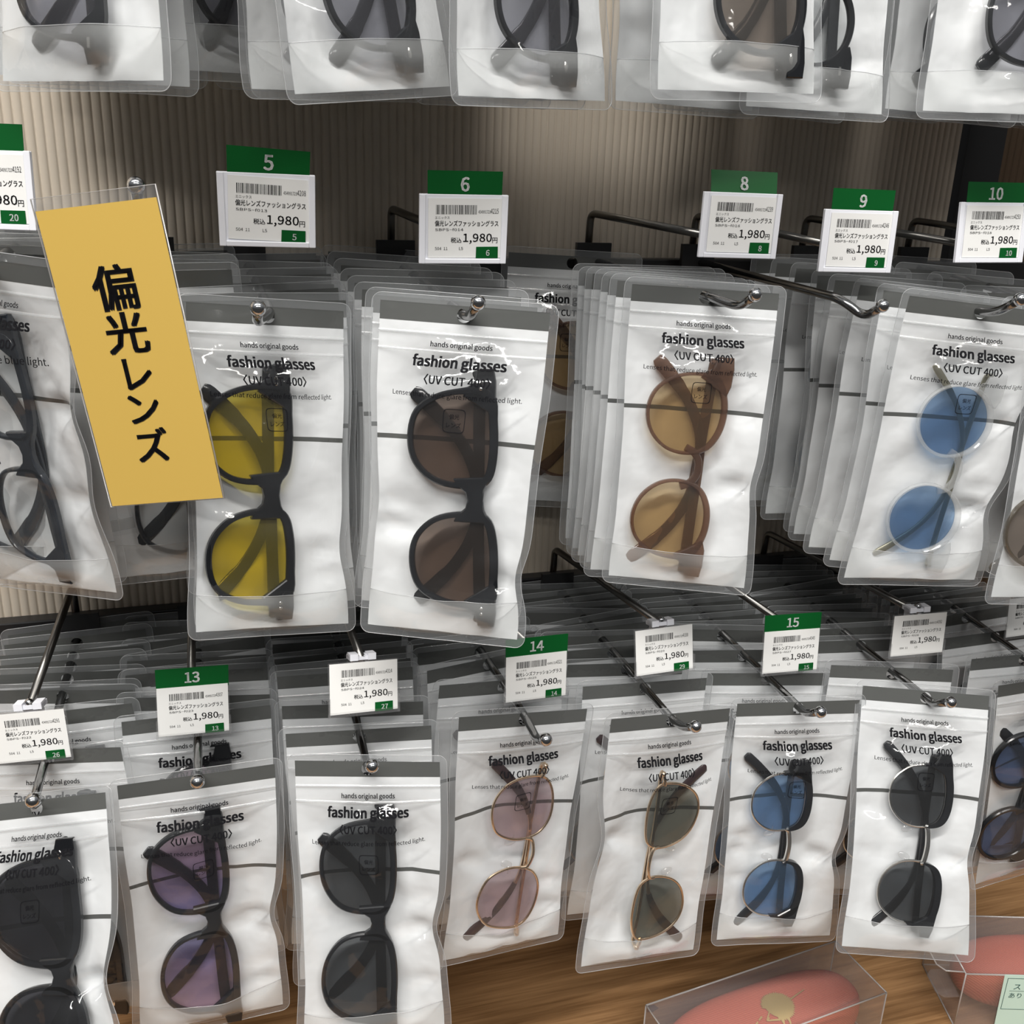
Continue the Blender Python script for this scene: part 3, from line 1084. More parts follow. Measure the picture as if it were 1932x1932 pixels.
# key: glasses style, centre (u, v), tilt, flipped, what the pouch is called, what its glasses are called, edge notches
INFO = {
    'r2_4': ('four', (-4, 105), 5, 0, 'white pouch of clear-lens glasses cut by the left edge, beside the yellow sign', 'dark square-framed glasses with clear lenses left of the yellow sign', [(1, 78, 6, 18), (1, 130, 5, 22)]),
    'r2_5': ('five', (-14, 107), .6, 0, 'front white pouch of yellow-lens sunglasses on the peg tagged five', 'black sunglasses with bright yellow lenses', [(1, 138, 3.5, 16)]),
    'r2_6': ('six', (1.1, 108), 4.3, 0, 'front white pouch of brown-lens sunglasses on the peg tagged six', 'black thick-rimmed sunglasses with brown lenses and two silver rivets per corner', [(1, 150, 4, 14), (-1, 110, 2.5, 18)]),
    'r2_8': ('eight', (-8, 110), -2.9, 0, 'front white pouch of amber sunglasses on the peg tagged eight', 'translucent brown round-framed sunglasses with amber lenses', [(1, 120, 3.5, 14)]),
    'r2_10': ('ten', (-2.2, 109), -3.7, 0, 'front white pouch of round blue sunglasses, right of the empty peg tagged nine', 'crystal round sunglasses with blue lenses, right of the empty peg tagged nine', [(1, 75, 5, 16), (1, 135, 7, 16)]),
    'r2_11': ('eleven', (-20, 111), -4.5, 0, 'white pouch of taupe-lens glasses cut by the right edge below tag ten', 'translucent grey glasses with taupe lenses at the right edge', []),
    'r3_26': ('twentysix', (-3, 104), -.8, 0, 'tilted front pouch of oversized charcoal sunglasses on the peg tagged twenty-six', 'oversized black sunglasses with charcoal lenses at the lower left corner', [(1, 112, 8, 20)]),
    'r3_13': ('thirteen', (-8, 105.7), 1.9, 0, 'front pouch of purple-lens sunglasses on the peg tagged thirteen', 'black sunglasses with purple to mauve lenses', [(1, 110, 6, 16)]),
    'r3_27': ('twentyseven', (-7.9, 105.7), -.8, 0, 'front pouch of dark smoke sunglasses on the peg tagged twenty-seven', 'black sunglasses with dark smoke lenses in the pouch on the peg tagged twenty-seven', [(1, 112, 6, 16)]),
    'r3_14': ('fourteen', (1.9, 107.7), -4.3, 0, 'front pouch of mauve wire-rim sunglasses on the peg tagged fourteen', 'gold wire-rim sunglasses with mauve lenses', []),
    'r3_29': ('twentynine', (8.3, 110.6), -1.1, 1, 'front pouch of gold-rimmed grey-green sunglasses on the peg tagged twenty-nine', 'gold wire-rim sunglasses with grey-green teardrop lenses', [(-1, 90, 6, 22)]),
    'r3_15': ('fifteen', (-7.6, 110), .4, 0, 'front pouch of blue browline sunglasses on the peg tagged fifteen', 'black browline sunglasses with blue lenses', [(1, 120, 7, 14)]),
    'r3_28': ('twentyeight', (-1.6, 109), -2.3, 0, 'front pouch of dark browline sunglasses, right of the one on the peg tagged fifteen', 'black browline sunglasses with dark grey lenses', [(1, 118, 5, 16)]),
    'r3_30': ('thirty', (-26, 106), -5, 0, 'tilted pouch of round black sunglasses cut by the right edge in the lowest row', 'black round sunglasses with slate blue lenses at the right edge', []),
    'r1_a': ('smoke_bar', (-9, 107), 2, 0, 'leftmost pouch of the topmost row, cut by the top left corner', 'dark glasses with a silver bar in the leftmost pouch of the topmost row', []),
    'r1_b': ('smoke', (-4, 108), 6, 0, 'shaded pouch set back between the two leftmost front pouches of the topmost row', 'dark-lens glasses in the shaded pouch second from left in the topmost row', []),
    'r1_c': ('smoke', (0, 108), 2, 0, 'white pouch third from left in the topmost row, above tag five', 'black glasses with grey lenses in the pouch third from left in the topmost row', []),
    'r1_d': ('smoke', (2, 107), -2, 0, 'white pouch of the topmost row hanging above tag six', 'black glasses with grey lenses hanging above tag six', []),
    'r1_e': ('pale', (10, 100), 0, 0, 'pale pouch set back behind the foremost creased pouch of the topmost row', 'glasses inside the set-back pouch left of the foremost one in the topmost row', []),
    'r1_f': ('tan', (8, 108), 2, 0, 'foremost creased pouch of the topmost row, above tag eight', 'black glasses with pale tan lenses in the foremost pouch of the topmost row', []),
    'r1_g': ('pale', (-6, 104), 0, 0, 'pouch of the topmost row showing one clear black rim, above tag nine', 'black rim with clear lens and small silver bar, above tag nine', []),
    'r1_h': ('smoke_bar', (8, 98), 2, 0, 'rightmost pouch of the topmost row, at the top right corner', 'black glasses in the rightmost pouch of the topmost row', []),
}
PRINTED = {'r2_4': BLUE}
MATS = {}
for i, (k, (loc, ang, cor)) in enumerate(FRONT.items()):
    inf = INFO[k]
    shp = Sheet(i * 1.7 + .3, cor, pinch=2.0, notch=inf[6])
    mw = pose(loc, ang)
    MATS[k] = mw
    row = {'r1': 'topmost', 'r2': 'middle', 'r3': 'lowest'}[k[:2]]
    t = thing('glasses_pouch', inf[4], 'pouch', mw, 'front pouches of the %s row' % row)
    for nm, me in pouch_meshes(shp, PRINTED.get(k, GLARE), True):
        put(nm, me, t)
    nmx = 'eyeglasses' if STYLE[inf[0]][3] in ('clear', 'greyclear', 'taupe') else 'sunglasses'
    place_glasses(nmx, style(inf[0]), glasses_matrix(mw, inf[1], inf[2], bool(inf[3])), inf[5], nmx if nmx == 'sunglasses' else 'glasses', 'glasses in the front pouches')

# pouches behind the front ones: three crease patterns, each built once and copied
random.seed(11)
PROTO = [pouch_meshes(Sheet(50 + 3.1 * i, ((random.uniform(-2, 2), random.uniform(-2, 2)),) * 4, pinch=3.0, hf=7.5, hb=6.0, c_amp=2.5), GLARE, False) for i in range(3)]
FLAT = [pouch_meshes(Sheet(90 + 2.3 * i, pinch=1.0, hf=3.6, hb=2.4, c_amp=1.5), GLARE, False) for i in range(2)]
PROTO_BLUE = [pouch_meshes(Sheet(70, pinch=3.0, hf=7.5, hb=6.0, c_amp=2.5), BLUE, False)]
_made = {}


def back_pouch(proto, mw, label, group):
    key = id(proto)
    if key not in _made:
        t = thing('glasses_pouch', label, 'pouch', mw, group)
        for nm, me in proto:
            put(nm, me, t)
        _made[key] = t
        return t
    src = _made[key]
    t = src.copy()
    COL.objects.link(t)
    for ch in src.children:
        c = ch.copy()
        c.parent = t
        COL.objects.link(c)
    t.matrix_world = mw
    return tag(t, label, 'pouch', group)


def stack(hole, base, ang, n, where, what, sty, y_first, y_last, gl=99, blue=False, dx=0.0, spread=(4, 2.5, 2), loose=False, flat=False):
    """n pouches hung behind the front one along the peg from base to hole"""
    h, b = Vector(hole), Vector(base)
    for i in range(n):
        f = i / max(1, n - 1)
        if loose:                       # a few pulled forward, the rest pushed back to the rail
            f = (0, .20, .38)[i] if i < 3 else .46 + .54 * (i - 3) / (n - 4)
        y = y_first + (y_last - y_first) * f + random.uniform(-.002, .002) * (3 if loose and i < 3 else .8)
        t = (y - b.y) / (h.y - b.y)
        p = b + (h - b) * t
        p.z -= .0012
        p.x += dx * (1 - t)
        k = .82 ** (i + 1)
        a = (ang[0] * k + random.uniform(-spread[0], spread[0]), ang[1] * k + random.uniform(-spread[1], spread[1]), min(0, ang[2]) * k - 2 + random.uniform(-spread[2], spread[2]))
        mw = pose(p, a)
        pr = PROTO_BLUE[0] if blue else (FLAT[i % 2] if flat or (loose and i > 2) else PROTO[random.randrange(3)])
        back_pouch(pr, mw, 'white pouch behind the front one on %s' % where, 'pouches stacked on %s' % where)
        if i < gl:
            nmx = 'eyeglasses' if STYLE[sty][3] in ('clear', 'greyclear', 'taupe') else 'sunglasses'
            place_glasses(nmx, style(sty), glasses_matrix(mw, (random.uniform(-6, 4), 107 + random.uniform(-3, 3)), random.uniform(-3, 3)),
                          '%s behind the front on %s' % (what, where), 'sunglasses' if nmx == 'sunglasses' else 'glasses', 'glasses stacked on %s' % where)


# ------------------------------------------------------------------ pegs of the middle row and their stacks
ZB2, ZB3, ZB1 = 1.338, 1.086, 1.622


def hz(k):
    p = Vector(FRONT[k][0])
    p.z += .0012
    return p


peg('peg with a dark goods arm holding the clear-lens pouches at the left edge', (-.100, -.012, 1.350), hz('r2_4'), (-.103, -.192, 1.356), (-.0993, -.146, 1.380))
peg('peg holding the yellow-lens pouches, carrying tag five', (.026, -.012, ZB2), hz('r2_5'), (.0241, -.205, 1.3300), (.0334, -.1540, 1.3715))
peg('peg holding the brown-lens pouches, carrying tag six', (.124, -.012, ZB2), hz('r2_6'), (.1343, -.207, 1.3325), (.138, -.1545, 1.3610))
peg('peg with a long bent tip holding the amber pouches, carrying tag eight', (.266, -.012, ZB2), hz('r2_8'), (.2956, -.205, 1.3360), (.3043, -.1600, 1.3620))
peg('empty chrome peg carrying tag nine', (.348, -.012, ZB2), (.3700, -.178, 1.3300), (.3806, -.205, 1.3293), (.3859, -.1605, 1.3575))
peg('peg holding the blue-lens pouches, carrying tag ten', (.440, -.012, ZB2), hz('r2_10'), (0.4535, -0.2320, 1.3363), (.4816, -.1635, 1.3605))
peg('peg holding the taupe-lens pouch at the right edge of the middle row', (.535, -.012, ZB2), hz('r2_11'), (.551, -.232, 1.330), (.560, -.165, 1.3620))
# the arm the yellow sign hangs on has an upturned tip of its own
t = peg('peg behind the yellow sign with an upturned chrome tip', (-.030, -.012, ZB2), (-.030, -.120, 1.333), (-.030, -.150, 1.338), None)
mb = MB()
mb.tube(fillet([Vector((-.002, -.010, .004)), Vector((-.002, -.012, .031)), Vector((.0020, -.164, .030)), Vector((.0022, -.178, .046))], .006), .0028, 10)
arm = put('tag_arm', mb.mesh('tag_arm', M['chrome']), t)
mb = MB()
mb.ball((.0022, -.178, .047), .0042, n=16, m=10)
put('ball_tip', mb.mesh('ball_tip', M['chrome']), arm)

BB = lambda k, x, z: (FRONT[k][0], (x, -.012, z))
h, b = BB('r2_4', -.100, 1.350)
stack(h, b, (-14, 0, 0), 5, 'the left edge peg of the middle row', 'dark framed clear glasses', 'four', -.128, -.030, blue=True)
stack((-.030, -.120, 1.3335), (-.030, -.012, ZB2), (-4, 0, 0), 4, 'the peg behind the yellow sign', 'dark framed clear glasses', 'four', -.110, -.030, blue=True)
h, b = BB('r2_5', .026, ZB2)
stack(h, b, (12, 2, -4), 7, 'the peg tagged five', 'yellow-lens sunglasses', 'five', -.138, -.026, spread=(5, 2.5, 2))
h, b = BB('r2_6', .124, ZB2)
stack(h, b, (-18, 1, -4), 7, 'the peg tagged six', 'brown-lens sunglasses', 'six', -.166, -.030)
h, b = BB('r2_8', .266, ZB2)
stack(h, b, (-12, 3, -6), 6, 'the peg tagged eight', 'amber-lens sunglasses', 'eight', -.154, -.098, gl=0, spread=(1.5, 1.2, .8), flat=True)
stack(h, b, (-14, 2, -3), 1, 'the peg tagged eight', 'amber-lens sunglasses', 'eight', -.030, -.030, dx=-.022, spread=(1, 1, 1))
h, b = BB('r2_10', .440, ZB2)
stack(h, b, (-12, 5, -3), 7, 'the peg tagged ten', 'blue-lens sunglasses', 'ten', -.171, -.034)
h, b = BB('r2_11', .535, ZB2)
stack(h, b, (-9, 4, -5), 5, 'the right edge peg of the middle row', 'taupe-lens glasses', 'eleven', -.185, -.040)

LOW = [('r3_26', -.098, 'the peg tagged twenty-six', 'oversized black sunglasses', 'twentysix', (-.1040, -.2130, 1.0750), (-.1158, -.130, 1.086)),
       ('r3_13', -.020, 'the peg tagged thirteen', 'purple-lens sunglasses', 'thirteen', (-.0212, -.2150, 1.0745), (-.0233, -.135, 1.093)),
       ('r3_27', .074, 'the peg tagged twenty-seven', 'dark smoke sunglasses', 'twentyseven', (.0735, -.2250, 1.0760), (.0768, -.168, 1.114)),
       ('r3_14', .160, 'the peg tagged fourteen', 'mauve wire-rim sunglasses', 'fourteen', (.1772, -.2250, 1.0780), (.1894, -.163, 1.104)),
       ('r3_29', .252, 'the peg tagged twenty-nine', 'grey-green wire-rim sunglasses', 'twentynine', (.2760, -.2250, 1.0730), (.2788, -.162, 1.113)),
       ('r3_15', .345, 'the peg tagged fifteen', 'blue browline sunglasses', 'fifteen', (.3660, -.2250, 1.0710), (.3771, -.163, 1.101)),
       ('r3_28', .440, 'the peg whose tag has no green number', 'dark browline sunglasses', 'twentyeight', (.4640, -.2300, 1.0680), (.4733, -.173, 1.108)),
       ('r3_30', .560, 'the right edge peg of the lowest row', 'slate-lens round sunglasses', 'thirty', (.586, -.2300, 1.0720), (.589, -.157, 1.103))]
for k, bx, where, what, sty, tp, te in LOW:
    base = (bx, -.012, ZB3)
    peg('peg of the lowest row, %s' % where[4:], base, hz(k), tp, te, False)
    h = FRONT[k][0]
    stack(h, base, (FRONT[k][1][0] * .8, FRONT[k][1][1] * .6, -4), 9 if bx < .1 else 12, where, what, sty, h[1] + {'r3_26': .042, 'r3_13': .045}.get(k, .032), -.024, gl=3, spread=(6, 3.5, 1.5), loose=True)

TOP = {'r1_a': 'leftmost topmost row peg', 'r1_b': 'second topmost row peg', 'r1_c': 'third topmost row peg', 'r1_d': 'topmost row peg above tag six',
       'r1_e': 'topmost row peg left of tag eight', 'r1_f': 'topmost row peg above tag eight', 'r1_g': 'topmost row peg above tag nine', 'r1_h': 'rightmost topmost row peg'}
for k, nm in TOP.items():
    h = Vector(FRONT[k][0])
    base = (h.x - .004, -.012, ZB1)
    if k != 'r1_f':
        peg('%s' % nm, base, hz(k), (h.x, h.y - .022, h.z + .012))
    if k in ('r1_a', 'r1_c', 'r1_d', 'r1_g', 'r1_h'):
        stack(h, base, (FRONT[k][1][0] * .6, FRONT[k][1][1], -3), 4, 'the ' + nm, 'black framed glasses', INFO[k][0], h.y + .034, -.035, gl=2, spread=(6, 3, 2))
peg('topmost row peg added beyond the right edge', (.556, -.012, ZB1), (.560, -.170, 1.612), (.560, -.192, 1.624))  # this peg and its stack are added to shade the wall at the right
stack((.560, -.190, 1.611), (.556, -.012, ZB1), (-8, 0, -4), 6, 'the last topmost row peg', 'black framed glasses', 'smoke', -.165, -.035, gl=0, spread=(5, 2, 2))
peg('topmost row peg above tag eight with the creased pouch', (.256, -.012, ZB1), hz('r1_f'), (.254, -.232, 1.624))


# ------------------------------------------------------------------ price tags
def tag_print(code, sub):
    out = []
    T = lambda *a, **k: out.append(text_uv(*a, **k))
    T('454991723', 36.0, 9.0, width=6.8, height=1.7)
    T(code, 41.7, 8.6, width=4.4, height=2.7)
    T('エニックス', 12.7, 12.2, width=8.0)
    T('偏光レンズファッショングラス', 26.3, 15.2, width=35.4, height=3.1, bold=.012)
    T('SBPS−f0' + sub, 16.6, 18.5, width=15.6, height=1.5)
    T('税込', 20.5, 24.2, width=6.0, bold=.012)
    T('1,980', 32.5, 23.4, width=16.2, height=5.6, bold=.012)
    T('円', 42.3, 24.3, width=2.9, bold=.008)
    T('504  11', 12.2, 28.7, width=7.0, height=1.6)
    T('L5', 23.3, 28.7, width=2.2, height=1.6)
    return out


def flat_mesh(name, geos, fn, mat):
    mb = MB()
    for gv, gf in geos:
        mb.add([fn(u, v) for u, v in gv], gf)
    return mb.mesh(name, mat, smooth=False)


def price_tag(label, mw, code, sub, num=None, sticker=None, white=True, skew=0.0, card_tilt=0.0, clip=False):
    """49 x 37 mm sheet coordinates; local origin at the sheet centre, -y to the viewer"""
    t = thing('price_tag', label, 'price tag', mw, 'price tags')
    S = 1.0 if white else .9
    cr, sr = math.cos(skew), math.sin(skew)

    def at(w):
        def fn(u, v):
            x, z = (u - 24.5), (18.5 - v)
            return ((x * cr + z * sr) * S * .001, -w * .001, (-x * sr + z * cr) * S * .001)
        return fn

    def at0(u, v, w):
        return ((u - 24.5) * S * .001, -w * .001, (18.5 - v) * S * .001)

    if white:
        mb = MB()
        for (u0, v0, u1, v1, w0, w1) in ((0, 0, 49, 37, 0, 1.2), (0, 0, 3.4, 37, 1.2, 2.6), (45.6, 0, 49, 37, 1.2, 2.6), (3.4, 34.2, 45.6, 37, 1.2, 2.6)):
            a, b = at0(u0, v1, w1), at0(u1, v0, w0)
            mb.box([(p + q) / 2 for p, q in zip(a, b)], [abs(p - q) for p, q in zip(a, b)])
        me = mb.mesh('holder', M['white_plastic'], smooth=False)
        o = put('holder', me, t)
        bv = o.modifiers.new('bevel', 'BEVEL')
        bv.width = .0004
        bv.segments = 2
        mb = MB()
        mb.box((0, .004, 0), (.010, .008, .008))
        put('arm_socket', mb.mesh('arm_socket', M['white_plastic'], smooth=False), t)
        pu0, pu1, pv0, pv1, pw = 5.0, 46.4, 2.0, 33.8, 1.5
    else:
        mb = MB()
        for (u0, v0, u1, v1, w0, w1) in ((0.5, .5, 48.5, 36, 0, .8), (0, 33.8, 49, 37, .8, 2.4), (0, 24, 1.2, 37, .8, 2.4), (47.8, 24, 49, 37, .8, 2.4)):
            a, b = at0(u0, v1, w1), at0(u1, v0, w0)
            mb.box([(p + q) / 2 for p, q in zip(a, b)], [abs(p - q) for p, q in zip(a, b)])
        put('clear_holder', mb.mesh('clear_holder', M['acrylic'], smooth=False), t)
        mb = MB()
        for x in (-.0055, .0055):
            mb.box((x, .004, .0185), (.005, .008, .004))
        mb.box((0, .0055, .0178), (.016, .009, .0026))
        mb.box((0, .0085, .014), (.010, .006, .008))
        put('clip', mb.mesh('clip', M['white_plastic'], smooth=False), t)
        if clip:
            mb = MB()
            mb.ball((0, .0035, .0200), .0026)
            put('clip_stud', mb.mesh('clip_stud', M['chrome']), t)
        pu0, pu1, pv0, pv1, pw = 1.2, 47.6, 1.0, 35.2, 1.1
    f = at(pw)
    g = at(pw + .25)
    mb = MB()
    c = [f(pu0, pv0), f(pu0, pv1), f(pu1, pv1), f(pu1, pv0)]
    d = [g(pu0, pv0), g(pu0, pv1), g(pu1, pv1), g(pu1, pv0)]
    mb.add(c + d, [(0, 3, 2, 1), (4, 5, 6, 7), (0, 1, 5, 4), (1, 2, 6, 5), (2, 3, 7, 6), (3, 0, 4, 7)])
    paper = put('price_card', mb.mesh('price_card', M['paper'], smooth=False), t)
    put('printed_text', flat_mesh('printed_text', tag_print(code, sub), at(pw + .40), M['ink']), paper)
    rng = random.Random(int(code))
    bars = []
    u = 9.2
    while u < 31.4:
        wd = rng.choice((.22, .22, .36, .5))
        bars.append(([(u, 5.5), (u, 10.4), (u + wd, 10.4), (u + wd, 5.5)], [(0, 1, 2, 3)]))
        u += wd + rng.choice((.24, .3, .42, .6))
    put('barcode', flat_mesh('barcode', bars, at(pw + .40), M['ink']), paper)
    if sticker:
        v1 = 34.0 if white else 35.4
        mb = MB()
        fa, fb = at(pw + .45), at(pw + .6)
        q = [(31.8, v1 - 6.2), (31.7, v1), (44.2, v1), (44.1, v1 - 6.3)]
        mb.add([fa(*p) for p in q] + [fb(*p) for p in q], [(0, 3, 2, 1), (4, 5, 6, 7), (0, 1, 5, 4), (1, 2, 6, 5), (2, 3, 7, 6), (3, 0, 4, 7)])
        s = put('sticker', mb.mesh('sticker', M['green'], smooth=False), t)
        put('sticker_number', flat_mesh('sticker_number', [text_uv(sticker, 38.4, v1 - 2.9, height=3.3, bold=.022)], at(pw + .75), M['white_ink']), s)
    if num:
        u0, u1 = (4.6, 45.6) if white else (.8, 48.2)
        tz = math.tan(card_tilt)

        def cf(w):
            def fn(u, v):
                p = f(u, v)
                return (p[0], -(w - .2) * .001 + max(0, (0 - v)) * .001 * tz, p[2])
            return fn
        ca, cb = cf(1.0), cf(1.25)
        mb = MB()
        q = [(u0, -12.2), (u0 + .2, 2.5), (u1, 2.5), (u1 + .2, -12.0)]
        mb.add([ca(*p) for p in q] + [cb(*p) for p in q], [(0, 3, 2, 1), (4, 5, 6, 7), (0, 1, 5, 4), (1, 2, 6, 5), (2, 3, 7, 6), (3, 0, 4, 7)])
        s = put('number_card', mb.mesh('number_card', M['green'], smooth=False), t)
        put('card_number', flat_mesh('card_number', [text_uv(num, (u0 + u1) / 2, -5.2, height=7.6, bold=.03)], cf(1.45), M['white_ink']), s)
    return t


price_tag('white-framed price tag with a sticker twenty at the left edge', pose((-.0993, -.1477, 1.3799), (-18.8, -.1, -4)), '4192', '12', '4', '20', skew=0.0)
price_tag('white-framed price tag under the green card five', pose((.0334, -.1571, 1.3737), (-1.5, .6, 8)), '4208', '13', '5', '5', skew=R(1.8))
price_tag('white-framed price tag under the green card six', pose((.138, -.1572, 1.3659), (-3.3, -.6, 6)), '4215', '14', '6', '6', skew=R(-.4))
price_tag('white-framed price tag under the shiny leaning green card eight', pose((.3043, -.1629, 1.3708), (-5.9, .3, .1)), '4239', '16', '8', '8', card_tilt=R(14))
price_tag('white-framed price tag under the green card nine', pose((.3859, -.1634, 1.3629), (-5.6, .1, -1.9)), '4246', '17', '9', '9')
price_tag('white-framed price tag under the green card ten', pose((.4816, -.1663, 1.3696), (-4.8, -1, -5)), '4253', '18', '10', '10')
price_tag('clear-held price tag with a small sticker twenty-six, chrome stud on its clip', pose((-.1158, -.1345, 1.0682), (-10.7, -4.6, -7.8)), '4291', '22', None, '26', False, clip=True)
price_tag('clear-held price tag under the green card thirteen', pose((-.0233, -.1387, 1.0760), (.7, 1.9, -9.5)), '4307', '23', '13', '13', False)
price_tag('clear-held price tag with a small sticker twenty-seven', pose((.0768, -.1739, 1.0982), (6.2, 4.0, -15)), '4314', '24', None, '27', False)
price_tag('clear-held price tag under the green card fourteen', pose((.1894, -.1664, 1.0876), (2.6, 1.0, -6.2)), '4321', '25', '14', '14', False)
price_tag('clear-held price tag with a small sticker twenty-nine', pose((.2788, -.1674, 1.0970), (1.0, -.8, -11.7)), '4338', '26', None, '29', False, clip=True)
price_tag('clear-held price tag under the green card fifteen', pose((.3771, -.1669, 1.0850), (-4.5, -.4, -6.1)), '4345', '27', '15', '15', False)
price_tag('clear-held price tag without a green number, right of the tag with card fifteen', pose((.4733, -.1776, 1.0926), (-4.5, -.8, -4.0)), '4352', '28', None, None, False, clip=True)
price_tag('clear-held price tag cut by the right edge in the lowest row', pose((.5890, -.1606, 1.0878), (-1.8, -1.9, -5.4)), '4369', '30', None, None, False)

# ------------------------------------------------------------------ the yellow sign
sm = pose((-.0362, -.1975, 1.3067), (-22.4, -8.3, 1.2))
t = thing('hanging_sign', 'tilted yellow sign with big black vertical Japanese lettering in a clear sleeve', 'sign', sm)
SW, SHH = 61.5, 152.0


def sgn(w):
    return lambda u, v: ((u - SW / 2) * .001, -w * .001, (SHH / 2 - v) * .001)


def slab(u0, v0, u1, v1, w0, w1):
    mb = MB()
    fa, fb = sgn(w0), sgn(w1)
    q = [(u0, v0), (u0, v1), (u1, v1), (u1, v0)]
    mb.add([fa(*p) for p in q] + [fb(*p) for p in q], [(0, 3, 2, 1), (4, 5, 6, 7), (0, 1, 5, 4), (1, 2, 6, 5), (2, 3, 7, 6), (3, 0, 4, 7)])
    return mb


put('yellow_card', slab(1.3, 5.6, SW - .6, SHH - .6, 0, .4).mesh('yellow_card', M['yellow'], smooth=False), t)
put('clear_sleeve', slab(0, 0, SW, SHH, -.7, -.2).mesh('clear_sleeve', M['acrylic'], smooth=False), t)
mb = MB()
fe = sgn(-.45)
mb.tube([fe(0, 0), fe(0, SHH), fe(SW, SHH), fe(SW, 0)], .00035, 6, True)
put('sleeve_edge', mb.mesh('sleeve_edge', M['box_edge']), t)
geo = []
for ch, v, wd, ht, du in (('偏', 43.5, 22.0, 21.5, 0), ('光', 65.0, 21.5, 20.0, .6), ('レ', 85.0, 14.0, 15.5, 1.5), ('ン', 102.5, 16.0, 14.5, .3), ('ズ', 121.0, 17.5, 17.5, 0)):
    geo.append(text_uv(ch, SW / 2 + du, v, width=wd, height=ht, bold=.026))
put('lettering', flat_mesh('lettering', geo, sgn(.6), M['ink']), t)

# ------------------------------------------------------------------ boxed glasses cases on the shelf
SHZ = .762


def glasses_case(label, mw, L=.171, Wd=.0555, Hh=.0495):
    mb = MB()
    nx, na = 40, 28
    for i in range(nx + 1):
        x = -L / 2 + L * i / nx
        x = math.copysign(abs(x / (L / 2)) ** .8, x) * L / 2 if x else 0
        k = max(0.0, 1 - abs(x / (L / 2)) ** 3.2)
        ww = Wd / 2 * k ** .42 + .0005
        hh = Hh / 2 * (.35 + .65 * k ** .35) * (k ** .15) + .0003
        for j in range(na):
            a = 2 * math.pi * j / na
            ca, sa = math.cos(a), math.sin(a)
            mb.v.append((x, ww * math.copysign(abs(ca) ** .75, ca), Hh / 2 + hh * math.copysign(abs(sa) ** .75, sa)))
    for i in range(nx):
        for j in range(na):
            l = (j + 1) % na
            mb.f.append((i * na + j, i * na + l, (i + 1) * na + l, (i + 1) * na + j))
            mb.mi.append(0)
    mb.f += [tuple(reversed(range(na))), tuple(nx * na + j for j in range(na))]
    mb.mi += [0, 0]
    t = thing('glasses_case', label, 'glasses case', mw, 'coral glasses cases')
    shell = put('shell', mb.mesh('shell', M['fabric']), t)
    return t


def top_z(x, y, L=.171, Wd=.0555, Hh=.0495):
    k = max(0.0, 1 - abs(x / (L / 2)) ** 3.2)
    ww = Wd / 2 * k ** .42 + .0005
    hh = Hh / 2 * (.35 + .65 * k ** .35) * (k ** .15) + .0003
    c = min(1, abs(y) / ww) ** (1 / .75)
    return Hh / 2 + hh * math.sqrt(max(0, 1 - c * c)) ** .75


def clear_box(label, mw, L, Wd, Hh):
    """thin clear carton, open seams drawn by its folded edges; local origin at the base centre"""
    t = thing('clear_box', label, 'box', mw, 'clear plastic boxes')
    mb = MB()
    th = .0004
    x, y = L / 2, Wd / 2
    for c, s in (((0, -y, Hh / 2), (L, th, Hh)), ((0, y, Hh / 2), (L, th, Hh)), ((-x, 0, Hh / 2), (th, Wd, Hh)), ((x, 0, Hh / 2), (th, Wd, Hh)), ((0, 0, Hh), (L, Wd, th)), ((0, 0, .0003), (L, Wd, th))):
        mb.box(c, s)
    put('walls', mb.mesh('walls', M['box_film'], smooth=False), t)
    mb = MB()
    for a, b in ((-1, -1), (-1, 1), (1, -1), (1, 1)):
        mb.tube([(a * x, b * y, 0), (a * x, b * y, Hh)], .0006, 6)
    for z in (0.0005, Hh):
        for b in (-1, 1):
            mb.tube([(-x, b * y, z), (x, b * y, z)], .0007, 6)
            mb.tube([(b * x, -y, z), (b * x, y, z)], .0006, 6)
    put('folded_edges', mb.mesh('folded_edges', M['box_edge']), t)
    return t


# box A, front left; box B, right edge
A0, A1 = Vector((.2797, -.1896)), Vector((.4569, -.1683))
da = (A1 - A0).normalized()
na_ = Vector((da.y, -da.x))
LA, WA, HA = .178, .0575, .052
ca = A1 - da * (LA / 2) + na_ * (WA / 2)
mA = Matrix.Translation((ca.x, ca.y, SHZ)) @ Matrix.Rotation(math.atan2(da.y, da.x), 4, 'Z')
bA = clear_box('clear plastic box lying at the front edge of the photo with a gold hedgehog inside', mA, LA, WA, HA)
cA = glasses_case('coral fabric glasses case with a gold hedgehog print', mA @ Matrix.Translation((0, 0, .0010)))
# hedgehog: spiny back, pointed face, feet, grass strokes
cx, cy = .004, -.007


def onto(p, lift=.0006):
    return (p[0], p[1], top_z(p[0], p[1]) + lift)


mb = MB()
rg = random.Random(3)
n = 96
outl = []
for i in range(n):
    a = 2 * math.pi * i / n
    r = (.0128 if i % 2 else .0112) + rg.uniform(-.0004, .0004)
    if math.cos(a) < -.55 and math.sin(a) < .1:       # the face side has no spines
        r = .0098
    outl.append((cx + r * 1.08 * math.cos(a), cy + r * .95 * math.sin(a)))
nr = 6
vs = [onto((cx, cy))]
for k in range(1, nr + 1):
    vs += [onto((cx + (p[0] - cx) * k / nr, cy + (p[1] - cy) * k / nr)) for p in outl]
fs = [(0, 1 + i, 1 + (i + 1) % n) for i in range(n)]
for k in range(nr - 1):
    fs += [(1 + k * n + i, 1 + (k + 1) * n + i, 1 + (k + 1) * n + (i + 1) % n, 1 + k * n + (i + 1) % n) for i in range(n)]
mb.add(vs, fs)


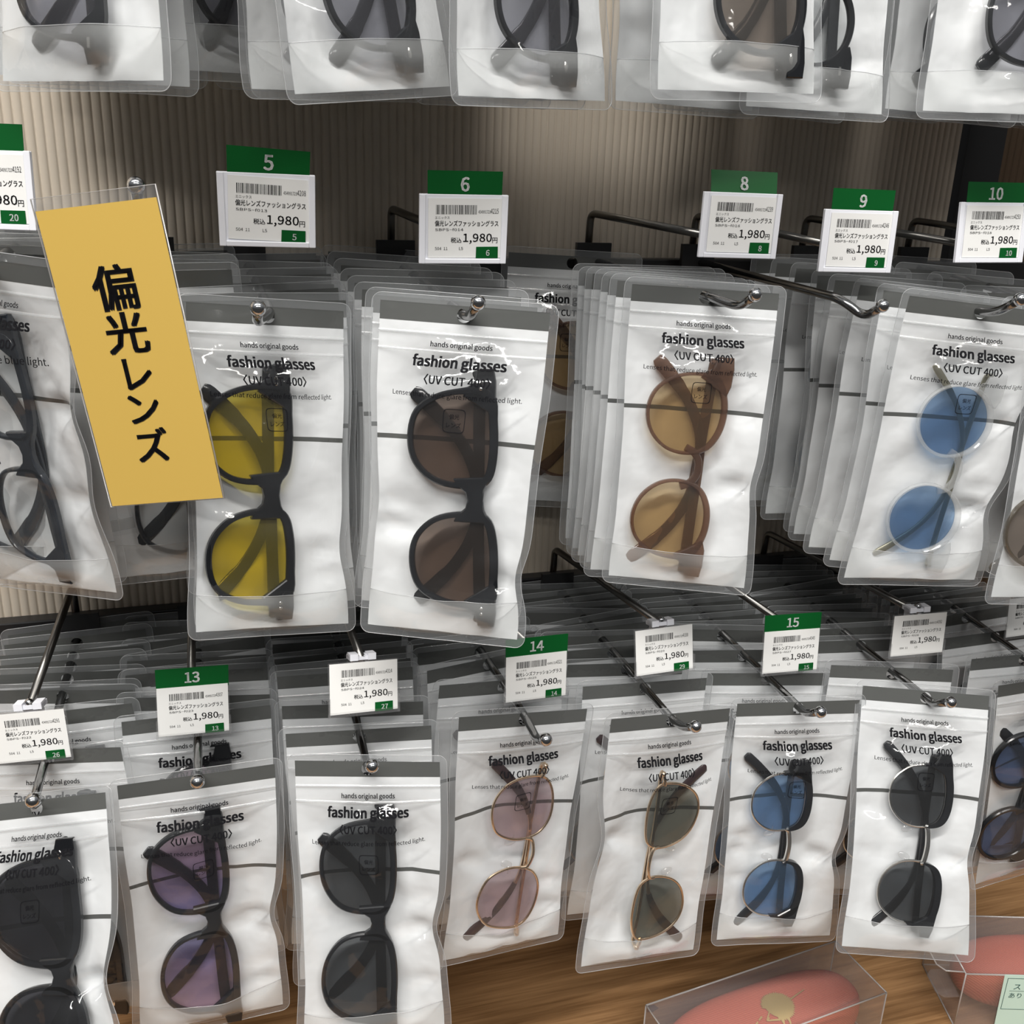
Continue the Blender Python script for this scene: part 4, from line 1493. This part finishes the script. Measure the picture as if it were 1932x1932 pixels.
def stroke(x0, y0, x1, y1, w0, w1):
    d = Vector((x1 - x0, y1 - y0))
    q = Vector((-d.y, d.x)).normalized() * .5
    pts = []
    for s in (0, .25, .5, .75, 1):
        c = Vector((cx + x0, cy + y0)) + d * s
        wd = w0 + (w1 - w0) * s
        pts += [onto(c + q * wd, .0008), onto(c - q * wd, .0008)]
    mb.add(pts, [(2 * i, 2 * i + 1, 2 * i + 3, 2 * i + 2) for i in range(4)])


stroke(-.0078, -.0010, -.0158, -.0078, .0012, .0008)      # brow, snout and cheek lines round an open face
stroke(-.0155, -.0078, -.0060, -.0098, .0010, .0012)
stroke(-.0128, -.0060, -.0150, -.0076, .0022, .0012)
stroke(-.0032, -.0100, -.0042, -.0158, .0020, .0009)      # feet
stroke(.0018, -.0102, .0014, -.0162, .0020, .0009)
stroke(.0125, .0010, .0285, .0050, .0012, .0007)          # grass strokes
stroke(-.0175, -.0040, -.0215, -.0058, .0013, .0010)
stroke(-.0230, -.0066, -.0262, -.0080, .0012, .0009)
put('hedgehog_print', mb.mesh('hedgehog_print', M['gold_print']), cA)

P0 = Vector((.536, -.226))
db = Vector((.957, -.287)).normalized()
nb = Vector((-db.y, db.x))
LB, WB, HB = .178, .065, .053
cb = P0 + db * (LB / 2) + nb * (WB / 2)
mB = Matrix.Translation((cb.x, cb.y, SHZ)) @ Matrix.Rotation(math.atan2(db.y, db.x), 4, 'Z')
bB = clear_box('clear plastic box with open flaps and a mint sticker at the right edge', mB, LB, WB, HB)
glasses_case('coral fabric glasses case in the box with the mint sticker', mB @ Matrix.Translation((.004, 0, .0010)))
mb = MB()
xb = -LB / 2
for z, y0, y1, ln, tilt in ((HB, -WB / 2 + .002, WB / 2 - .004, .020, -.05), (HB * .55, -WB / 2 + .001, -WB / 2 + .030, .017, .1)):
    q = [(0, y0), (0, y1), (-ln + .005, y1), (-ln, y1 - .006), (-ln, y0 + .006), (-ln + .005, y0)]
    mb.add([(xb + a, b, z + a * tilt) for a, b in q] + [(xb + a, b, z + .0005 + a * tilt) for a, b in q], [(5, 4, 3, 2, 1, 0), (6, 7, 8, 9, 10, 11)] + [(i, (i + 1) % 6, 6 + (i + 1) % 6, 6 + i) for i in range(6)])
fl = put('flap', mb.mesh('flap', M['box_film'], smooth=False), bB)
mb = MB()
for z, y0, y1, ln, tilt in ((HB, -WB / 2 + .002, WB / 2 - .004, .020, -.05),):
    q = [(0, y0), (-ln + .005, y0), (-ln, y0 + .006), (-ln, y1 - .006), (-ln + .005, y1), (0, y1)]
    mb.tube([(xb + a, b, z + a * tilt) for a, b in q], .0006, 6)
put('flap_edge', mb.mesh('flap_edge', M['box_edge']), fl)
u0 = -LB / 2 + .030
yb = -WB / 2


def lab(w):
    return lambda u, v: (u0 + u * .001, yb - w * .001, HB + .001 - v * .001)


mb = MB()
fa, fb = lab(.5), lab(.8)
q = [(0, 0), (1.5, 52), (34, 52), (34, 0)]
mb.add([fa(*p) for p in q] + [fb(*p) for p in q], [(0, 3, 2, 1), (4, 5, 6, 7), (0, 1, 5, 4), (1, 2, 6, 5), (2, 3, 7, 6), (3, 0, 4, 7)])
st = put('mint_sticker', mb.mesh('mint_sticker', M['mint'], smooth=False), bB)
geo = [text_uv('ス', 12.0, 11.5, height=5.0), text_uv('あり', 12.0, 20.0, height=5.0)]
geo.append(([(6.5, 15.4), (6.5, 15.7), (32, 15.7), (32, 15.4)], [(0, 1, 2, 3)]))
for a in ((3, 3, 3.4, 34), (3, 3, 32, 3.4), (3.4, 33.6, 32, 34)):
    geo.append(([(a[0], a[1]), (a[0], a[3]), (a[2], a[3]), (a[2], a[1])], [(0, 1, 2, 3)]))
put('printed_text', flat_mesh('printed_text', geo, lab(1.0), M['teal_ink']), st)

# a dark scrap on the wood
mb = MB()
mb.prism([(-.006, -.002), (-.001, -.003), (.005, -.001), (.003, .003), (-.003, .0035)], 0, .0006)
o = put('dark_scrap', mb.mesh('dark_scrap', M['scrap'], smooth=False), None, Matrix.Translation((.3085, -.148, SHZ)))
tag(o, 'small dark scrap lying on the bare wood of the shelf', 'scrap')
